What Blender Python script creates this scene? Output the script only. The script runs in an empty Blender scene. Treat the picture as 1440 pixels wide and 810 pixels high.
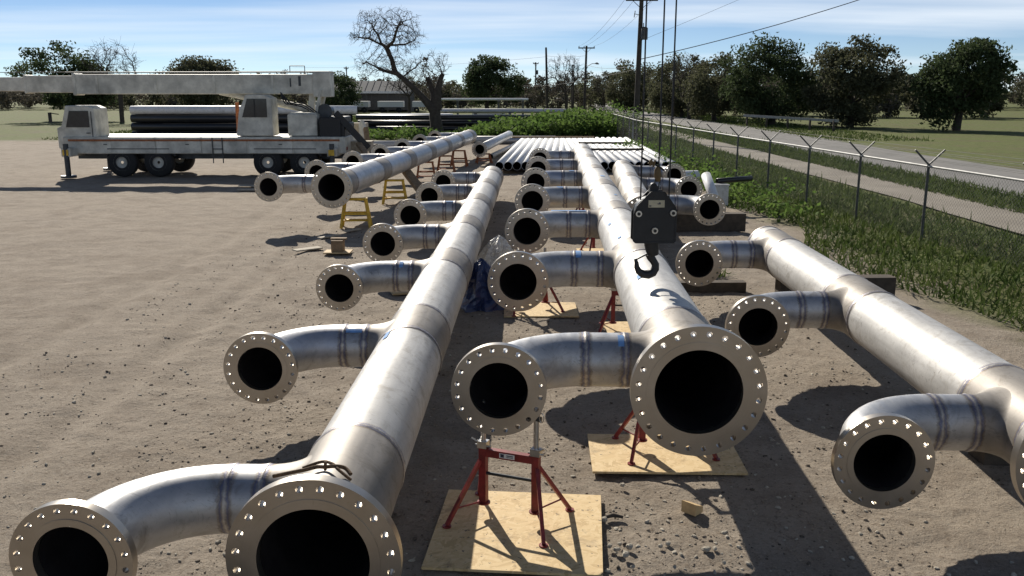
import bpy, math, random
import numpy as np
from mathutils import Vector, Matrix
random.seed(7); rng = np.random.default_rng(7)
sc = bpy.context.scene
COL = sc.collection
PI = math.pi

# ------------------------------------------------------------------ camera, sky, sun, exposure
CAM_H = 3.0
cam_d = bpy.data.cameras.new('camera'); cam = bpy.data.objects.new('camera', cam_d); COL.objects.link(cam)
cam.location = (0, 0, CAM_H); cam.rotation_euler = (math.radians(90 - 12.51), 0, 0)
cam_d.sensor_width = 36; cam_d.lens = 31.2; cam_d.clip_start = 0.05; cam_d.clip_end = 3000
sc.camera = cam

SUN_AZ = math.radians(21.8)      # left of straight ahead
SUN_EL = math.radians(31.5)
world = bpy.data.worlds.new('World'); sc.world = world; world.use_nodes = True
wt = world.node_tree; wn = wt.nodes; wl = wt.links
for n in list(wn): wn.remove(n)
w_out = wn.new('ShaderNodeOutputWorld'); w_bg = wn.new('ShaderNodeBackground')
sky = wn.new('ShaderNodeTexSky'); sky.sky_type = 'NISHITA'; sky.sun_disc = False
sky.sun_elevation = SUN_EL; sky.sun_rotation = -SUN_AZ
sky.altitude = 0; sky.air_density = 0.5; sky.dust_density = 0.0; sky.ozone_density = 1.8
w_bg.inputs['Strength'].default_value = 0.068
# thin streaky cirrus over the whole sky: direction projected on a flat cloud layer
tc = wn.new('ShaderNodeTexCoord'); sep = wn.new('ShaderNodeSeparateXYZ')
wl.new(tc.outputs['Generated'], sep.inputs[0])
zz = wn.new('ShaderNodeMath'); zz.operation = 'MAXIMUM'; zz.inputs[1].default_value = 0.0
wl.new(sep.outputs['Z'], zz.inputs[0])
za = wn.new('ShaderNodeMath'); za.operation = 'ADD'; za.inputs[1].default_value = 0.06
wl.new(zz.outputs[0], za.inputs[0])
dx = wn.new('ShaderNodeMath'); dx.operation = 'DIVIDE'; wl.new(sep.outputs['X'], dx.inputs[0]); wl.new(za.outputs[0], dx.inputs[1])
dy = wn.new('ShaderNodeMath'); dy.operation = 'DIVIDE'; wl.new(sep.outputs['Y'], dy.inputs[0]); wl.new(za.outputs[0], dy.inputs[1])
cmb = wn.new('ShaderNodeCombineXYZ'); wl.new(dx.outputs[0], cmb.inputs[0]); wl.new(dy.outputs[0], cmb.inputs[1])
mp = wn.new('ShaderNodeMapping'); mp.inputs['Scale'].default_value = (0.16, 0.42, 1); mp.inputs['Rotation'].default_value = (0, 0, 0.12)
mp.inputs['Location'].default_value = (3.1, 1.7, 0)
wl.new(cmb.outputs[0], mp.inputs[0])
cn = wn.new('ShaderNodeTexNoise'); cn.inputs['Scale'].default_value = 1.0; cn.inputs['Detail'].default_value = 7; cn.inputs['Roughness'].default_value = 0.5
cn.inputs['Distortion'].default_value = 0.3
wl.new(mp.outputs[0], cn.inputs['Vector'])
cr = wn.new('ShaderNodeValToRGB'); cr.color_ramp.elements[0].position = 0.47; cr.color_ramp.elements[0].color = (0, 0, 0, 1)
cr.color_ramp.elements[1].position = 0.70; cr.color_ramp.elements[1].color = (0.72, 0.72, 0.72, 1)
wl.new(cn.outputs['Fac'], cr.inputs[0])
cmix = wn.new('ShaderNodeMixRGB'); cmix.inputs[2].default_value = (10.8, 11.6, 12.4, 1)
wl.new(cr.outputs[0], cmix.inputs[0]); wl.new(sky.outputs[0], cmix.inputs[1])
wl.new(cmix.outputs[0], w_bg.inputs['Color']); wl.new(w_bg.outputs[0], w_out.inputs[0])

sun_d = bpy.data.lights.new('sun', 'SUN'); sun_d.energy = 5.0; sun_d.angle = math.radians(0.53); sun_d.color = (1.0, 0.93, 0.82)
sun = bpy.data.objects.new('sun', sun_d); COL.objects.link(sun)
L = Vector((math.cos(SUN_EL) * math.sin(SUN_AZ), -math.cos(SUN_EL) * math.cos(SUN_AZ), -math.sin(SUN_EL)))
sun.rotation_euler = L.to_track_quat('-Z', 'Y').to_euler(); sun.location = (-20, 50, 40)
sc.view_settings.view_transform = 'Standard'; sc.view_settings.look = 'None'
sc.view_settings.exposure = 0.35; sc.view_settings.gamma = 1.0; sc.view_settings.use_curve_mapping = False
sc.cycles.max_bounces = 6; sc.cycles.transparent_max_bounces = 12

# ------------------------------------------------------------------ materials
class NT:
    def __init__(s, name):
        s.m = bpy.data.materials.new(name); s.m.use_nodes = True
        s.t = s.m.node_tree; s.b = s.t.nodes['Principled BSDF']; s.out = s.t.nodes['Material Output']
    def n(s, typ, **kw):
        nd = s.t.nodes.new(typ)
        for k, v in kw.items():
            if k.startswith('i_'): nd.inputs[k[2:].replace('_', ' ')].default_value = v
            else: setattr(nd, k, v)
        return nd
    def l(s, a, b): s.t.links.new(a, b)
    def coord(s, scale=(1, 1, 1), rot=(0, 0, 0), world=False, rand=True):
        if world:
            g = s.n('ShaderNodeNewGeometry'); src = g.outputs['Position']
        else:
            src = s.n('ShaderNodeTexCoord').outputs['Object']
            if rand:
                oi = s.n('ShaderNodeObjectInfo'); ml = s.n('ShaderNodeVectorMath', operation='SCALE'); ml.inputs['Scale'].default_value = 31.0
                cx = s.n('ShaderNodeCombineXYZ'); s.l(oi.outputs['Random'], cx.inputs[0]); s.l(oi.outputs['Random'], cx.inputs[2])
                s.l(cx.outputs[0], ml.inputs[0]); ad = s.n('ShaderNodeVectorMath', operation='ADD')
                s.l(src, ad.inputs[0]); s.l(ml.outputs[0], ad.inputs[1]); src = ad.outputs[0]
        mp = s.n('ShaderNodeMapping'); mp.inputs['Scale'].default_value = scale; mp.inputs['Rotation'].default_value = rot
        s.l(src, mp.inputs[0]); return mp.outputs[0]
    def noise(s, co, scale, detail=4, rough=0.55, dist=0.0):
        nd = s.n('ShaderNodeTexNoise'); nd.inputs['Scale'].default_value = scale; nd.inputs['Detail'].default_value = detail
        nd.inputs['Roughness'].default_value = rough; nd.inputs['Distortion'].default_value = dist
        s.l(co, nd.inputs['Vector']); return nd.outputs['Fac']
    def ramp(s, fac, stops):
        nd = s.n('ShaderNodeValToRGB'); cr = nd.color_ramp
        while len(cr.elements) < len(stops): cr.elements.new(0.5)
        for e, (p, c) in zip(cr.elements, stops):
            e.position = p; e.color = (c, c, c, 1) if isinstance(c, (int, float)) else tuple(c) + (1,)
        s.l(fac, nd.inputs[0]); return nd.outputs[0]
    def mix(s, fac, a, b, mode='MIX'):
        nd = s.n('ShaderNodeMixRGB', blend_type=mode)
        for i, v in ((0, fac), (1, a), (2, b)):
            if hasattr(v, 'is_output'): s.l(v, nd.inputs[i])
            elif i == 0: nd.inputs[0].default_value = v
            else: nd.inputs[i].default_value = tuple(v) + (1,)
        return nd.outputs[0]
    def bump(s, h, strength=0.3, dist=0.02, prev=None):
        nd = s.n('ShaderNodeBump'); nd.inputs['Strength'].default_value = strength; nd.inputs['Distance'].default_value = dist
        s.l(h, nd.inputs['Height'])
        if prev is not None: s.l(prev, nd.inputs['Normal'])
        s.l(nd.outputs[0], s.b.inputs['Normal']); return nd.outputs[0]
    def set(s, **kw):
        for k, v in kw.items():
            inp = s.b.inputs[k.replace('_', ' ')]
            if hasattr(v, 'is_output'): s.l(v, inp)
            elif isinstance(v, tuple): inp.default_value = v + (1,) if len(v) == 3 else v
            else: inp.default_value = v
        return s.m

def simple(name, col, rough=0.6, metal=0.0, var=0.25, scale=6.0, bump=0.0, bscale=40):
    t = NT(name); co = t.coord()
    n1 = t.noise(co, scale, 5); n2 = t.noise(co, scale * 6, 3)
    c = t.mix(t.ramp(n1, [(0.3, 0.0), (0.7, 1.0)]), tuple(x * (1 - var) for x in col), tuple(min(1, x * (1 + var)) for x in col))
    c = t.mix(t.ramp(n2, [(0.5, 0.0), (0.85, 0.35)]), c, tuple(x * 0.5 for x in col))
    t.set(Base_Color=c, Roughness=rough, Metallic=metal)
    if bump: t.bump(t.noise(co, bscale, 4), bump, 0.01)
    return t.m

def steel(name, lo, hi, rough, metal, streak=(3, 0.35, 3), grime=0.5, blue=0.0):
    t = NT(name); co = t.coord(); cs = t.coord(streak)
    a = t.noise(cs, 4.0, 6, 0.6, 0.4); b = t.noise(co, 2.2, 5); d = t.noise(co, 38, 4, 0.7); e = t.noise(t.coord((1, 1, 1)), 9, 6, 0.7, 1.5)
    c = t.mix(t.ramp(a, [(0.32, 0.0), (0.68, 1.0)]), lo, hi)
    c = t.mix(t.ramp(b, [(0.42, 0.0), (0.75, 0.55)]), c, tuple(x * 0.72 for x in lo))
    c = t.mix(t.ramp(e, [(0.60, 0.0), (0.70, grime)]), c, tuple(x * 0.45 for x in lo))
    sc_ = t.noise(t.coord((1.2, 14, 1.2), (0, 0, 0.25)), 9, 3, 0.8, 2.0)
    c = t.mix(t.ramp(sc_, [(0.60, 0.0), (0.66, grime * 0.8)]), c, tuple(x * 0.45 for x in lo))
    sm_ = t.noise(co, 5.5, 7, 0.75, 0.8); c = t.mix(t.ramp(sm_, [(0.52, 0.0), (0.66, 0.65)]), c, (lo[0] * .62, lo[1] * .58, lo[2] * .52))
    if blue: c = t.mix(t.ramp(t.noise(co, 1.3, 3), [(0.55, 0.0), (0.75, blue)]), c, (0.32, 0.38, 0.52))
    r = t.ramp(a, [(0.2, rough - 0.07), (0.8, rough + 0.09)])
    t.set(Base_Color=c, Roughness=r, Metallic=metal)
    h = t.mix(0.35, d, b); t.bump(h, 0.05, 0.01)
    return t.m

M = {}
M['pipe'] = steel('pickled_steel', (0.46, 0.45, 0.43), (0.59, 0.58, 0.555), 0.55, 0.30, grime=0.9)
M['pipe_dim'] = steel('mill_steel', (0.42, 0.425, 0.435), (0.53, 0.53, 0.53), 0.43, 0.62, grime=0.7, blue=0.6)
M['tee'] = steel('forged_fitting_steel', (0.235, 0.215, 0.19), (0.32, 0.295, 0.265), 0.56, 0.4)
M['galv'] = steel('galvanised_pipe', (0.68, 0.69, 0.69), (0.76, 0.765, 0.77), 0.6, 0.05, streak=(4, 0.2, 4), grime=.2)
def weld_mat():
    t = NT('weld_bead_with_heat_tint'); co = t.coord(rand=False); cr_ = t.coord()
    sp = t.n('ShaderNodeSeparateXYZ'); t.l(co, sp.inputs[0]); ab = t.n('ShaderNodeMath', operation='ABSOLUTE'); t.l(sp.outputs['Y'], ab.inputs[0])
    nz = t.noise(cr_, 14, 5, 0.7); m1 = t.n('ShaderNodeMath', operation='MULTIPLY'); t.l(nz, m1.inputs[0]); m1.inputs[1].default_value = .07
    ad = t.n('ShaderNodeMath', operation='ADD'); t.l(ab.outputs[0], ad.inputs[0]); t.l(m1.outputs[0], ad.inputs[1])
    sb = t.n('ShaderNodeMath', operation='MULTIPLY'); t.l(ad.outputs[0], sb.inputs[0]); sb.inputs[1].default_value = 10.0
    c = t.ramp(sb.outputs[0], [(0.30, (0.55, 0.52, 0.47)), (0.44, (0.30, 0.27, 0.25)), (0.56, (0.16, 0.17, 0.26)), (0.72, (0.32, 0.25, 0.17))])
    a = t.ramp(sb.outputs[0], [(0.46, 1.0), (0.86, 0.0)])
    t.set(Base_Color=c, Metallic=.6, Roughness=.45, Alpha=a); t.bump(t.noise(cr_, 90, 3), .4, .004); return t.m
M['weld'] = weld_mat()
def flange_mat():
    t = NT('machined_flange'); co = t.coord(rand=False); cr_ = t.coord()
    sp = t.n('ShaderNodeSeparateXYZ'); t.l(co, sp.inputs[0])
    x2 = t.n('ShaderNodeMath', operation='POWER'); x2.inputs[1].default_value = 2; t.l(sp.outputs['X'], x2.inputs[0])
    z2 = t.n('ShaderNodeMath', operation='POWER'); z2.inputs[1].default_value = 2; t.l(sp.outputs['Z'], z2.inputs[0])
    ad = t.n('ShaderNodeMath', operation='ADD'); t.l(x2.outputs[0], ad.inputs[0]); t.l(z2.outputs[0], ad.inputs[1])
    sq = t.n('ShaderNodeMath', operation='SQRT'); t.l(ad.outputs[0], sq.inputs[0])
    cx = t.n('ShaderNodeCombineXYZ'); t.l(sq.outputs[0], cx.inputs[0])
    ring = t.noise(cx.outputs[0], 260, 2)
    n1 = t.noise(cr_, 3.0, 5); n2 = t.noise(cr_, 22, 5, 0.7)
    c = t.mix(t.ramp(n1, [(0.3, 0.0), (0.7, 1.0)]), (0.39, 0.355, 0.305), (0.51, 0.465, 0.405))
    c = t.mix(t.ramp(ring, [(0.35, 0.0), (0.7, 0.35)]), c, (0.29, 0.25, 0.205))
    c = t.mix(t.ramp(n2, [(0.62, 0.0), (0.78, 0.55)]), c, (0.27, 0.22, 0.17))
    t.set(Base_Color=c, Metallic=0.92, Roughness=t.ramp(n1, [(0.2, 0.27), (0.8, 0.40)]))
    t.bump(ring, 0.06, 0.004); return t.m
M['flange'] = flange_mat()
M['bore'] = simple('bore_near_black', (0.024, 0.021, 0.021), 1.0); M['bore'].node_tree.nodes['Principled BSDF'].inputs['Specular IOR Level'].default_value = 0.05  # inner faces of all bores: their darkness is put into the colour
M['red'] = simple('red_stand_paint', (0.21, 0.022, 0.021), 0.45, 0, 0.4, 14)
M['darksteel'] = simple('dark_steel', (0.06, 0.065, 0.07), 0.45, 0.6)
M['zinc'] = simple('zinc_plate', (0.55, 0.54, 0.52), 0.32, 0.95)
M['yellow'] = simple('yellow_stand_paint', (0.62, 0.38, 0.03), 0.5, 0, 0.3, 8)
M['rust'] = simple('rusty_orange_paint', (0.30, 0.10, 0.035), 0.7, 0, 0.4, 12)
M['black'] = simple('black_block_paint', (0.011, 0.011, 0.012), 0.55, 0.0, 0.3, 10, 0.05)
M['cable'] = simple('wire_rope', (0.022, 0.022, 0.024), 0.6, 0.3)
M['rope'] = simple('brown_rope', (0.12, 0.075, 0.04), 0.9, 0, 0.4, 60, 0.5, 120)
M['socket'] = simple('rusty_socket', (0.13, 0.085, 0.035), 0.65, 0.2, 0.4, 20)
M['label_pl'] = simple('brass_label_plate', (0.42, 0.38, 0.27), 0.5, 0.2, 0.15)
M['white'] = simple('white_paint', (0.72, 0.72, 0.70), 0.55, 0, 0.06)
M['ink'] = simple('dark_print', (0.03, 0.03, 0.06), 0.6)
M['tape'] = simple('blue_masking_tape', (0.16, 0.33, 0.62), 0.75, 0, 0.15, 20)
M['timber'] = simple('weathered_timber', (0.24, 0.165, 0.095), 0.85, 0, 0.35, 8, 0.3)
M['timber_dark'] = simple('dark_timber', (0.075, 0.058, 0.042), 0.9, 0, 0.35, 8, 0.3)
M['timber_new'] = simple('pale_new_lumber', (0.52, 0.37, 0.19), 0.75, 0, 0.2, 9, 0.15)
M['cranepaint'] = simple('faded_cream_crane_paint', (0.54, 0.52, 0.45), 0.5, 0, 0.35, 2.2)
M['blackpipe'] = simple('black_coated_pipe', (0.02, 0.02, 0.022), 0.32, 0, 0.2, 3)
M['rubber'] = simple('tyre_rubber', (0.02, 0.02, 0.02), 0.85)
M['glass'] = simple('cab_glass', (0.03, 0.035, 0.04), 0.08)
M['bark'] = simple('grey_brown_bark', (0.060, 0.048, 0.038), 0.95, 0, 0.35, 5, 0.5, 20)
M['pole'] = simple('creosote_pole', (0.055, 0.045, 0.036), 0.9, 0, 0.3, 4)
M['fence'] = simple('fence_steel', (0.10, 0.10, 0.095), 0.6, 0.5)
M['rail'] = simple('fence_top_rail', (0.30, 0.30, 0.285), 0.6, 0.3)
M['stone'] = simple('pale_stone', (0.40, 0.36, 0.29), 0.9, 0, 0.3, 20, 0.4)
M['crumb'] = simple('tan_crumb', (0.27, 0.22, 0.165), 0.95, 0, 0.4, 20)
M['clod'] = simple('dark_clod', (0.10, 0.08, 0.06), 0.95, 0, 0.4, 20)
M['roofmetal'] = simple('grey_roof_sheet', (0.10, 0.105, 0.11), 0.9, 0.0, 0.12, 1)
M['wallsheet'] = simple('dark_wall_sheet', (0.09, 0.085, 0.08), 0.7, 0, 0.2, 1)
M['plankgrey'] = simple('bleached_plank', (0.40, 0.35, 0.27), 0.85, 0, 0.25, 10, 0.2)

def leafmat(name, a, b, trans=0.25):
    t = NT(name); co = t.coord(); n = t.noise(co, 0.9, 4); n2 = t.noise(co, 12, 2)
    c = t.mix(t.ramp(n, [(0.3, 0.0), (0.7, 1.0)]), a, b); c = t.mix(t.ramp(n2, [(0.4, 0.0), (0.7, 0.5)]), c, tuple(x * 0.55 for x in a))
    t.set(Base_Color=c, Roughness=0.8, Specular_IOR_Level=0.15)
    tr = t.n('ShaderNodeBsdfTranslucent'); t.l(c, tr.inputs[0]); mx = t.n('ShaderNodeMixShader'); mx.inputs[0].default_value = trans
    t.l(t.b.outputs[0], mx.inputs[1]); t.l(tr.outputs[0], mx.inputs[2]); t.l(mx.outputs[0], t.out.inputs[0]); return t.m
M['leaf_dark'] = leafmat('evergreen_leaf', (0.048, 0.07, 0.03), (0.08, 0.105, 0.048), 0.4)
M['leaf_olive'] = leafmat('olive_leaf', (0.085, 0.092, 0.05), (0.12, 0.12, 0.072), 0.4)
M['leaf_brown'] = leafmat('winter_brush', (0.10, 0.09, 0.07), (0.145, 0.13, 0.098), 0.25)
M['vine'] = leafmat('vine_leaf', (0.07, 0.13, 0.03), (0.15, 0.22, 0.055), 0.5)
M['grass'] = leafmat('grass_blade', (0.055, 0.09, 0.022), (0.12, 0.15, 0.045), 0.3)

def osb():
    t = NT('osb_board'); base = None
    cols = [(0.52, 0.365, 0.175), (0.62, 0.45, 0.225), (0.69, 0.525, 0.29)]
    outs = []
    for k, (rz, sx, sy) in enumerate(((0.3, 9, 34), (1.7, 10, 30), (2.6, 8, 38))):
        co0 = t.coord((1, 1, 1), (0, 0, rz), rand=False); mq = t.n('ShaderNodeMapping'); mq.inputs['Scale'].default_value = (sx, sy, 6); t.l(co0, mq.inputs[0]); co = mq.outputs[0]
        v = t.n('ShaderNodeTexVoronoi'); v.inputs['Scale'].default_value = 1.0; t.l(co, v.inputs['Vector'])
        g = t.n('ShaderNodeSeparateColor'); t.l(v.outputs['Color'], g.inputs[0]); outs.append(g.outputs[0])
    co = t.coord(); sel = t.noise(co, 14, 2)
    f = t.mix(t.ramp(sel, [(0.44, 0.0), (0.47, 1.0)]), outs[0], outs[1]); f = t.mix(t.ramp(sel, [(0.54, 0.0), (0.57, 1.0)]), f, outs[2])
    c = t.ramp(f, [(0.0, cols[0]), (0.25, cols[1]), (1.0, cols[2])])
    d = t.noise(co, 3.2, 6, 0.75, 0.6); c = t.mix(t.ramp(d, [(0.55, 0.0), (0.68, 0.6)]), c, (0.24, 0.17, 0.10))
    d2 = t.noise(co, 21, 4, 0.7); c = t.mix(t.ramp(d2, [(0.63, 0.0), (0.67, 0.85)]), c, (0.08, 0.06, 0.042))
    t.set(Base_Color=c, Roughness=0.75); t.bump(f, 0.12, 0.004); return t.m
M['osb'] = osb()

def ground_mat():
    t = NT('yard_dirt'); co = t.coord(world=True)
    n1 = t.noise(co, 0.35, 6, 0.6); n2 = t.noise(co, 2.6, 8, 0.65, 0.3); n3 = t.noise(co, 22, 6, 0.7); n4 = t.noise(co, 95, 4, 0.7)
    c = t.mix(t.ramp(n2, [(0.3, 0.0), (0.7, 1.0)]), (0.235, 0.195, 0.153), (0.365, 0.312, 0.25))
    c = t.mix(t.ramp(n1, [(0.4, 0.0), (0.65, 0.6)]), c, (0.33, 0.28, 0.222))
    pt = t.noise(co, 0.9, 7, 0.7, 0.6); c = t.mix(t.ramp(pt, [(0.50, 0.0), (0.62, 0.55)]), c, (0.205, 0.165, 0.125))
    gv = t.noise(co, 55, 3, 0.8); c = t.mix(t.ramp(gv, [(0.58, 0.0), (0.66, 0.7)]), c, (0.165, 0.135, 0.105)); c = t.mix(t.ramp(gv, [(0.33, 0.6), (0.42, 0.0)]), c, (0.43, 0.385, 0.32))
    c = t.mix(t.ramp(n3, [(0.54, 0.0), (0.66, 0.75)]), c, (0.17, 0.132, 0.096))
    c = t.mix(t.ramp(n4, [(0.60, 0.0), (0.70, 0.8)]), c, (0.42, 0.365, 0.29))
    v = t.n('ShaderNodeTexVoronoi'); v.inputs['Scale'].default_value = 17; t.l(co, v.inputs['Vector'])
    c = t.mix(t.ramp(v.outputs['Distance'], [(0.08, 0.7), (0.16, 0.0)]), c, (0.12, 0.095, 0.07))
    # field and verge grass: a soil zone, by place in the yard
    sp = t.n('ShaderNodeSeparateXYZ'); t.l(co, sp.inputs[0])
    def sm(src, a, b):
        mr = t.n('ShaderNodeMapRange', interpolation_type='SMOOTHSTEP'); mr.inputs['From Min'].default_value = a; mr.inputs['From Max'].default_value = b
        t.l(src, mr.inputs['Value']); return mr.outputs[0]
    def math2(op, a, b):
        m = t.n('ShaderNodeMath', operation=op)
        for i, v_ in enumerate((a, b)):
            if hasattr(v_, 'is_output'): t.l(v_, m.inputs[i])
            else: m.inputs[i].default_value = v_
        return m.outputs[0]
    wob = math2('MULTIPLY', math2('SUBTRACT', t.noise(co, 0.6, 5), 0.5), 5.0)
    gy = sm(math2('ADD', sp.outputs['Y'], wob), 54.0, 57.5); gx = sm(math2('ADD', sp.outputs['X'], math2('MULTIPLY', wob, 0.5)), 5.9, 7.2)
    gm = math2('MAXIMUM', gy, gx)
    gc = t.mix(t.ramp(n2, [(0.3, 0.0), (0.7, 1.0)]), (0.075, 0.10, 0.028), (0.155, 0.165, 0.06))
    gc = t.mix(t.ramp(n1, [(0.48, 0.0), (0.62, 0.7)]), gc, (0.13, 0.115, 0.062))
    c = t.mix(gm, c, gc)
    t.set(Base_Color=c, Roughness=0.95, Specular_IOR_Level=0.15)
    h = t.mix(0.5, n3, n2); b1 = t.bump(h, 0.9, 0.05); t.bump(n4, 0.7, 0.012, b1); return t.m
M['ground'] = ground_mat()
def road_mat(name, a, b):
    t = NT(name); co = t.coord(world=True); n1 = t.noise(co, 0.5, 6); n2 = t.noise(co, 30, 4)
    c = t.mix(t.ramp(n1, [(0.35, 0.0), (0.65, 1.0)]), a, b); c = t.mix(t.ramp(n2, [(0.5, 0.0), (0.8, 0.4)]), c, tuple(x * 0.6 for x in a))
    t.set(Base_Color=c, Roughness=0.9); t.bump(n2, 0.3, 0.01); return t.m
M['road'] = road_mat('old_asphalt', (0.15, 0.145, 0.135), (0.20, 0.19, 0.175))
M['track'] = road_mat('gravel_track', (0.19, 0.165, 0.13), (0.26, 0.23, 0.185))
def tarp_mat():
    t = NT('blue_tarp'); co = t.coord(); n = t.noise(co, 18, 5, 0.6, 1.0)
    t.set(Base_Color=t.mix(n, (0.012, 0.022, 0.075), (0.02, 0.04, 0.13)), Roughness=0.3, Specular_IOR_Level=0.7); t.bump(n, 0.5, 0.03); return t.m
M['tarp'] = tarp_mat()
def plastic_mat():
    t = NT('clear_plastic_sheet'); co = t.coord(); n = t.noise(co, 9, 5, 0.6, 1.5)
    t.set(Base_Color=(0.80, 0.79, 0.76), Roughness=0.22, Alpha=t.ramp(n, [(0.35, 0.30), (0.65, 0.85)])); t.bump(n, 0.7, 0.04); return t.m
M['plastic'] = plastic_mat()

# ------------------------------------------------------------------ mesh helpers
class B:
    def __init__(s): s.v = []; s.f = []; s.sm = []
    def add(s, vs, fs, smooth=False):
        o = len(s.v); s.v += [tuple(v) for v in vs]; s.f += [tuple(i + o for i in f) for f in fs]; s.sm += [smooth] * len(fs); return s
    def box(s, c, d, rot=None):
        x, y, z = d[0] / 2, d[1] / 2, d[2] / 2
        vs = [Vector(p) for p in ((-x, -y, -z), (x, -y, -z), (x, y, -z), (-x, y, -z), (-x, -y, z), (x, -y, z), (x, y, z), (-x, y, z))]
        if rot is not None: vs = [rot @ v for v in vs]
        vs = [v + Vector(c) for v in vs]
        return s.add(vs, [(0, 3, 2, 1), (4, 5, 6, 7), (0, 1, 5, 4), (1, 2, 6, 5), (2, 3, 7, 6), (3, 0, 4, 7)])
    def bar(s, a, b, w, h=None):
        a, b = Vector(a), Vector(b); d = b - a; h = h or w
        q = d.to_track_quat('X', 'Z').to_matrix(); return s.box((a + b) / 2, (d.length, w, h), q)
    def sweep(s, pts, rad, n=10, caps=True, smooth=True, closed=False):
        pts = [Vector(p) for p in pts]; m = len(pts)
        if not hasattr(rad, '__len__'): rad = [rad] * m
        vs = []; up = None
        for i, p in enumerate(pts):
            if closed: t = (pts[(i + 1) % m] - pts[i - 1])
            else: t = pts[min(i + 1, m - 1)] - pts[max(i - 1, 0)]
            t.normalize()
            if up is None:
                up = Vector((0, 0, 1)) if abs(t.z) < 0.9 else Vector((1, 0, 0))
            u = up - t * up.dot(t); u.normalize(); w = t.cross(u); up = u
            for k in range(n):
                a = 2 * PI * k / n; vs.append(p + (u * math.cos(a) + w * math.sin(a)) * rad[i])
        fs = []
        for i in range(m if closed else m - 1):
            j = (i + 1) % m
            for k in range(n):
                fs.append((i * n + k, i * n + (k + 1) % n, j * n + (k + 1) % n, j * n + k))
        s.add(vs, fs, smooth)
        if caps and not closed:
            s.add(vs[:n], [tuple(range(n - 1, -1, -1))]); s.add(vs[-n:], [tuple(range(n))])
        return s
    def tube(s, a, b, r, n=12, r2=None, caps=True, smooth=True): return s.sweep([a, b], [r, r if r2 is None else r2], n, caps, smooth)
    def revy(s, prof, n=48, smooth=True):
        # profile of (radius, y) revolved round the local Y axis
        m = len(prof); vs = []
        for r, y in prof:
            for k in range(n):
                a = 2 * PI * k / n; vs.append((r * math.cos(a), y, r * math.sin(a)))
        fs = [(i * n + k, (i + 1) * n + k, (i + 1) * n + (k + 1) % n, i * n + (k + 1) % n) for i in range(m - 1) for k in range(n)]
        return s.add(vs, fs, smooth)
    def mesh(s, name):
        me = bpy.data.meshes.new(name); me.from_pydata(s.v, [], s.f); me.update()
        me.polygons.foreach_set('use_smooth', s.sm); return me
def npmesh(name, V, F, smooth=False):
    me = bpy.data.meshes.new(name); V = np.asarray(V, np.float32); F = np.asarray(F, np.int32); k = F.shape[1]
    me.vertices.add(len(V)); me.vertices.foreach_set('co', V.ravel())
    me.loops.add(F.size); me.loops.foreach_set('vertex_index', F.ravel())
    me.polygons.add(len(F)); me.polygons.foreach_set('loop_start', np.arange(0, F.size, k, dtype=np.int32))
    me.update(calc_edges=True)
    if smooth: me.polygons.foreach_set('use_smooth', [True] * len(F))
    return me
def obj(name, mesh, mat, parent=None, loc=(0, 0, 0), rot=(0, 0, 0), scale=(1, 1, 1)):
    if isinstance(mesh, B): mesh = mesh.mesh(name)
    if mat is not None and not mesh.materials: mesh.materials.append(M[mat] if isinstance(mat, str) else mat)
    o = bpy.data.objects.new(name, mesh); COL.objects.link(o); o.location = loc; o.rotation_euler = rot; o.scale = scale
    if parent is not None: o.parent = parent
    return o
def tag(o, label, cat, group=None):
    o['label'] = label; o['category'] = cat
    if group: o['group'] = group
    return o
def thing(name, label, cat, loc=(0, 0, 0), rotz=0.0, group=None):
    o = bpy.data.objects.new(name, None); o.empty_display_size = 0.2; COL.objects.link(o)
    o.location = loc; o.rotation_euler = (0, 0, rotz); return tag(o, label, cat, group)
def struct(o, kind='structure'): o['kind'] = kind; return o
def copy_tree(root, loc=None, rotz=None, label=None, group=None, scale=None):
    r = root.copy(); COL.objects.link(r)
    if loc is not None: r.location = loc
    if rotz is not None: r.rotation_euler = (0, 0, rotz)
    if scale is not None: r.scale = scale
    if label: r['label'] = label
    if group: r['group'] = group
    def rec(src, dst):
        for ch in list(src.children):
            c = ch.copy(); COL.objects.link(c); c.parent = dst; rec(ch, c)
    rec(root, r); return r

# ------------------------------------------------------------------ ground, road, track
VT = {}
def vnoise(x, y, seed):
    if seed not in VT: VT[seed] = np.random.default_rng(seed).random((256, 256))
    T_ = VT[seed]; xi = np.floor(x).astype(int); yi = np.floor(y).astype(int); fx = x - xi; fy = y - yi
    fx = fx * fx * (3 - 2 * fx); fy = fy * fy * (3 - 2 * fy); a = T_[xi % 256, yi % 256]; b = T_[(xi + 1) % 256, yi % 256]; c_ = T_[xi % 256, (yi + 1) % 256]; d = T_[(xi + 1) % 256, (yi + 1) % 256]
    return (a * (1 - fx) + b * fx) * (1 - fy) + (c_ * (1 - fx) + d * fx) * fy - .5
def ground_h(gx, gy):
    Z = np.zeros_like(gx)
    for k, (fq, am) in enumerate(((.35, .03), (1.1, .026), (2.7, .02), (6.1, .014), (13, .012), (27, .009))): Z += am * vnoise(gx * fq + 17 * k + .3 * gy * fq, gy * fq + 9 * k, 70 + k)
    for x0, am, ph in ((-4.6, .5, .4), (-6.3, .5, .4), (-9.4, .9, 2.0), (-11.2, .9, 2.0), (5.2, .3, 1.0)):      # tyre ruts
        d = gx - (x0 + am * np.sin(gy * .11 + ph)); Z -= .035 * np.exp(-(d / .16) ** 2); Z += .018 * np.exp(-((np.abs(d) - .3) / .1) ** 2)
    fade = np.clip((46 - gy) / 12, 0, 1) * np.clip((30 - np.abs(gx)) / 10, 0, 1)
    return (np.clip(Z, -.06, .03) - .022) * fade
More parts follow.
